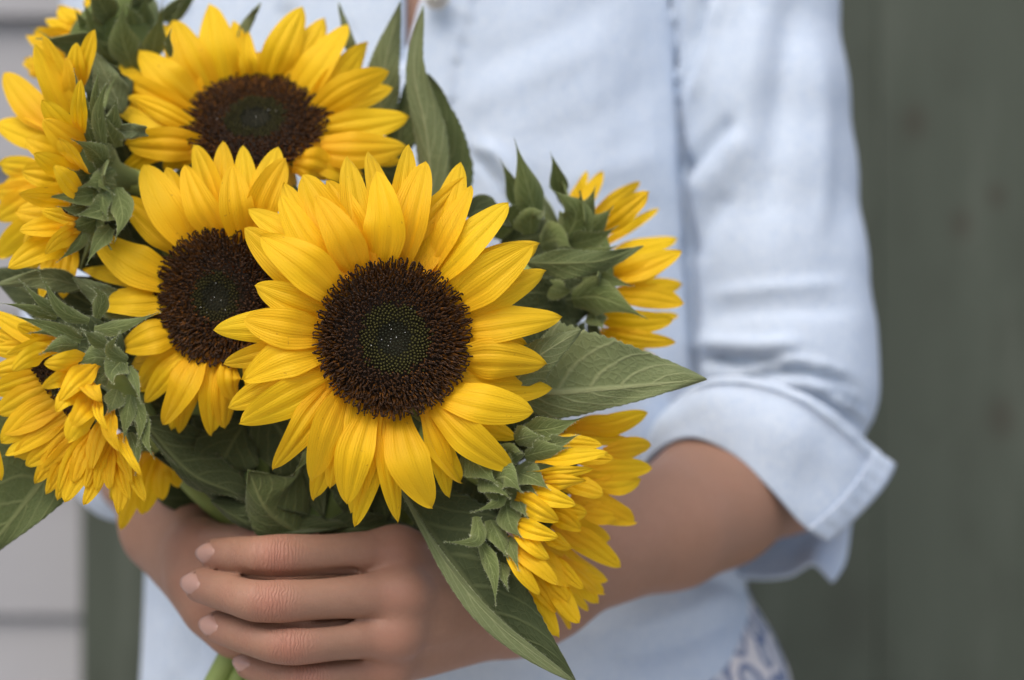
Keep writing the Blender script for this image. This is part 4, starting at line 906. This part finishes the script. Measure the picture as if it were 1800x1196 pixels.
# --- lower right flower in profile
s7 = Flower("sunflower in profile facing the bare forearm with curled green bracts, above the narrow folded leaf", 985, 890, .032, (.88, -.22, -.40), 118, (45, .002))
y7 = .030; s7.back([(700, 930, .075)], nbr=0, rs=.8); s7.disc(400, .46, sc_=.62, sink=.008)
for q in [(1040, 829, 1146, 822, 42), (1073, 795, 1144, 783, 42), (1020, 880, 1117, 918, 54), (990, 920, 1073, 949, 52), (990, 932, 1092, 997, 46), (965, 965, 1069, 1021, 54), (970, 990, 1050, 1061, 42), (1000, 990, 1061, 1044, 32), (1032, 746, 1138, 726, 44), (1010, 752, 1112, 742, 36), (1050, 850, 1127, 842, 42), (1000, 770, 1115, 775, 32), (990, 1025, 1034, 1073, 20), (975, 1050, 1002, 1106, 18), (1030, 900, 1110, 900, 44), (1010, 800, 1100, 812, 44), (985, 850, 1080, 862, 50)]:
    s7.petal(*q, 0, y7 + .008, y7 + .020, .004)
for q in [(1000, 850, 1061, 868, 42), (990, 800, 1080, 808, 36), (975, 1025, 1019, 1096, 40), (965, 985, 1026, 1037, 30), (912, 1020, 982, 1121, 46), (907, 990, 978, 1077, 34), (985, 903, 1032, 903, 38), (960, 940, 1003, 965, 30), (965, 900, 1020, 930, 44), (930, 960, 1000, 1030, 46), (970, 778, 1060, 782, 30), (950, 1000, 1000, 1060, 40)]:
    s7.petal(*q, 1, y7 - .008, y7 - .010, .003)
for q in [(960, 808, 1069, 795, 34), (945, 833, 1042, 824, 28), (948, 848, 1030, 845, 30), (934, 863, 1013, 887, 40), (918, 880, 980, 916, 45), (907, 918, 982, 945, 38), (910, 934, 965, 984, 36), (903, 958, 982, 1028, 38), (899, 962, 949, 1046, 32)]:
    s7.petal(*q, 2, y7 - .022, y7 - .028, .004)
for pts, w_ in [([(924, 758), (975, 752), (1032, 731)], 42), ([(890, 822), (898, 792), (924, 798)], 50), ([(922, 802), (965, 791), (1009, 787)], 38), ([(914, 832), (940, 842), (970, 864)], 46), ([(860, 850), (888, 838), (922, 870)], 64), ([(846, 850), (876, 880), (822, 904)], 30), ([(838, 908), (836, 950), (775, 953)], 26), ([(888, 882), (898, 924), (922, 950)], 44), ([(862, 914), (880, 950), (898, 996)], 38), ([(843, 952), (866, 1007), (872, 1075)], 28), ([(880, 985), (886, 1015), (895, 1042)], 22), ([(908, 872), (918, 895), (930, 914)], 28), ([(912, 850), (930, 858), (947, 874)], 24), ([(892, 945), (903, 975), (914, 1008)], 24), ([(960, 782), (990, 776), (1022, 762)], 26), ([(905, 775), (930, 768), (960, 768)], 40), ([(870, 800), (890, 820), (905, 850)], 50), ([(815, 795), (845, 822), (880, 858)], 56), ([(835, 785), (858, 798), (892, 790)], 48), ([(850, 830), (870, 850), (900, 880)], 50)]:
    s7.bract(pts, w_, y7 - .021, hair=130)
# --- upper left flower from behind
s8 = Flower("sunflower seen from behind with broad upright green bracts, beside the topmost full bloom", 190, 50, .098, (-.62, .45, .62), 95, (-25, .016))
y8 = .088; s8.back([(420, 500, .11)], nbr=9, blen=.03)
for q in [(146, 66, 80, 34, 28), (152, 48, 103, 15, 38), (165, 60, 157, 18, 34), (200, 52, 147, -4, 38), (198, 42, 178, -12, 36), (115, 86, 91, 58, 36), (78, 128, 45, 106, 32), (130, 70, 60, 60, 34), (250, 30, 238, -2, 24), (222, 20, 226, -30, 30), (118, 100, 48, 62, 36), (110, 120, 50, 130, 34)]:
    s8.petal(*q, 1, y8 + .004, y8 + .010, .004)
for pts, w_, d_ in [([(232, 118), (214, 60), (218, 2)], 52, -.004), ([(268, 100), (276, 55), (291, 18)], 42, 0), ([(256, 60), (254, 20), (259, -16)], 32, .006), ([(200, 72), (165, 42), (143, -2)], 34, 0), ([(208, 118), (182, 90), (164, 60)], 58, -.002), ([(208, 52), (205, 20), (207, -10)], 22, .004), ([(155, 55), (140, 32), (129, 10)], 16, 0), ([(240, 60), (232, 25), (222, 5)], 34, .004), ([(280, 60), (283, 25), (287, -5)], 10, .006), ([(290, 60), (306, 30), (322, -2)], 8, .006), ([(220, 150), (205, 130), (180, 118)], 60, .002), ([(250, 130), (252, 100), (246, 70)], 56, .002), ([(300, 100), (296, 70), (304, 42)], 12, -.02), ([(180, 115), (165, 95), (156, 70)], 40, .004), ([(120, 110), (105, 80), (52, 46)], 8, -.004)]:
    s8.bract(pts, w_, y8 - .010 + d_, hair=50)
# --- hidden lower bloom behind the nodding one
s9 = Flower("mostly hidden out of focus sunflower with drooping petals over the wrist", 262, 812, .082, (-.5, -.1, -.85), 70, (-30, .012))
s9.back(nbr=5)
for q in [(250, 815, 212, 932, 44), (270, 815, 250, 905, 48), (300, 800, 312, 858, 40), (285, 815, 285, 880, 44), (235, 810, 196, 880, 40)]:
    s9.petal(*q, 1, .062, .058, .004)
# --- leaves that belong to the front blooms
s1.leaf([(860, 660, .030), (950, 691, .026), (1080, 684, .020), (1242, 667, .016)], 128, 44, mat=M_LEAFU, fold=-.10, ruffle=.0020, nu=64, nv=28, hair=520, serr=.035)
s1.leaf([(900, 680, .014), (940, 632, .012), (1022, 580, .010)], 34, 40, mat=M_LEAFU, fold=-.25, ruffle=.001, nu=30, nv=14, hair=120)
s7.leaf([(700, 850, .030), (790, 985, .018), (880, 1092, .010), (1012, 1198, .006)], 118, 8, mat=M_LEAFD, fold=.12, ruffle=.0016, nu=64, nv=24, hair=300, serr=.03)
s7.leaf([(703, 856, .0265), (784, 990, .0145), (873, 1096, .0065), (1008, 1198, .0045)], 10, 22, mat=M_LEAFU, fold=.25, ruffle=.0008, nu=56, nv=10, hair=520, serr=.03, outline=lambda t: o_petal(t, .62, .15, 2.2))
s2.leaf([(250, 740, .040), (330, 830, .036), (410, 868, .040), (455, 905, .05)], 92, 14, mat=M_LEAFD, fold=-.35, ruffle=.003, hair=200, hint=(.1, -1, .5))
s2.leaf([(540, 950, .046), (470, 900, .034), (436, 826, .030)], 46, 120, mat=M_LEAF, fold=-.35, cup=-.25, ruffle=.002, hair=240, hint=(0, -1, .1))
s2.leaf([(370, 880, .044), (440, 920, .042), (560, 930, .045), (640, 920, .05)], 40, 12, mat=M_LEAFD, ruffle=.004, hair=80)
s3.leaf([(670, 240, .085), (672, 140, .082), (704, 4, .080)], 36, 34, mat=M_LEAFU, fold=-.12, ruffle=.0012, hair=60)
s3.leaf([(762, 420, .070), (752, 250, .066), (728, 120, .066), (744, 12, .070)], 28, 34, mat=M_LEAFU, fold=-.25, ruffle=.0012, hair=80, hint=(-.35, -1, 0), outline=lambda t: o_petal(t, .35, .7, 1.3))
s3.leaf([(770, 430, .080), (790, 300, .080), (768, 190, .078), (752, 130, .078)], 30, 42, mat=M_LEAF, fold=.1, ruffle=.001, hair=40, outline=lambda t: o_petal(t, .4, .7, 1.6))
s3.leaf([(420, 70, .085), (436, 40, .085), (458, 6, .085)], 10, 10, mat=M_LEAFU, nu=20, nv=8, hair=0)
s3.leaf([(625, 110, .085), (612, 60, .085), (596, 8, .088)], 12, 8, mat=M_LEAFU, nu=20, nv=8, hair=0)
s3.leaf([(690, 290, .09), (712, 200, .09), (716, 140, .09)], 26, 30, mat=M_LEAF, nu=24, nv=10, hair=0)
# deep foliage filling the heart of the bouquet
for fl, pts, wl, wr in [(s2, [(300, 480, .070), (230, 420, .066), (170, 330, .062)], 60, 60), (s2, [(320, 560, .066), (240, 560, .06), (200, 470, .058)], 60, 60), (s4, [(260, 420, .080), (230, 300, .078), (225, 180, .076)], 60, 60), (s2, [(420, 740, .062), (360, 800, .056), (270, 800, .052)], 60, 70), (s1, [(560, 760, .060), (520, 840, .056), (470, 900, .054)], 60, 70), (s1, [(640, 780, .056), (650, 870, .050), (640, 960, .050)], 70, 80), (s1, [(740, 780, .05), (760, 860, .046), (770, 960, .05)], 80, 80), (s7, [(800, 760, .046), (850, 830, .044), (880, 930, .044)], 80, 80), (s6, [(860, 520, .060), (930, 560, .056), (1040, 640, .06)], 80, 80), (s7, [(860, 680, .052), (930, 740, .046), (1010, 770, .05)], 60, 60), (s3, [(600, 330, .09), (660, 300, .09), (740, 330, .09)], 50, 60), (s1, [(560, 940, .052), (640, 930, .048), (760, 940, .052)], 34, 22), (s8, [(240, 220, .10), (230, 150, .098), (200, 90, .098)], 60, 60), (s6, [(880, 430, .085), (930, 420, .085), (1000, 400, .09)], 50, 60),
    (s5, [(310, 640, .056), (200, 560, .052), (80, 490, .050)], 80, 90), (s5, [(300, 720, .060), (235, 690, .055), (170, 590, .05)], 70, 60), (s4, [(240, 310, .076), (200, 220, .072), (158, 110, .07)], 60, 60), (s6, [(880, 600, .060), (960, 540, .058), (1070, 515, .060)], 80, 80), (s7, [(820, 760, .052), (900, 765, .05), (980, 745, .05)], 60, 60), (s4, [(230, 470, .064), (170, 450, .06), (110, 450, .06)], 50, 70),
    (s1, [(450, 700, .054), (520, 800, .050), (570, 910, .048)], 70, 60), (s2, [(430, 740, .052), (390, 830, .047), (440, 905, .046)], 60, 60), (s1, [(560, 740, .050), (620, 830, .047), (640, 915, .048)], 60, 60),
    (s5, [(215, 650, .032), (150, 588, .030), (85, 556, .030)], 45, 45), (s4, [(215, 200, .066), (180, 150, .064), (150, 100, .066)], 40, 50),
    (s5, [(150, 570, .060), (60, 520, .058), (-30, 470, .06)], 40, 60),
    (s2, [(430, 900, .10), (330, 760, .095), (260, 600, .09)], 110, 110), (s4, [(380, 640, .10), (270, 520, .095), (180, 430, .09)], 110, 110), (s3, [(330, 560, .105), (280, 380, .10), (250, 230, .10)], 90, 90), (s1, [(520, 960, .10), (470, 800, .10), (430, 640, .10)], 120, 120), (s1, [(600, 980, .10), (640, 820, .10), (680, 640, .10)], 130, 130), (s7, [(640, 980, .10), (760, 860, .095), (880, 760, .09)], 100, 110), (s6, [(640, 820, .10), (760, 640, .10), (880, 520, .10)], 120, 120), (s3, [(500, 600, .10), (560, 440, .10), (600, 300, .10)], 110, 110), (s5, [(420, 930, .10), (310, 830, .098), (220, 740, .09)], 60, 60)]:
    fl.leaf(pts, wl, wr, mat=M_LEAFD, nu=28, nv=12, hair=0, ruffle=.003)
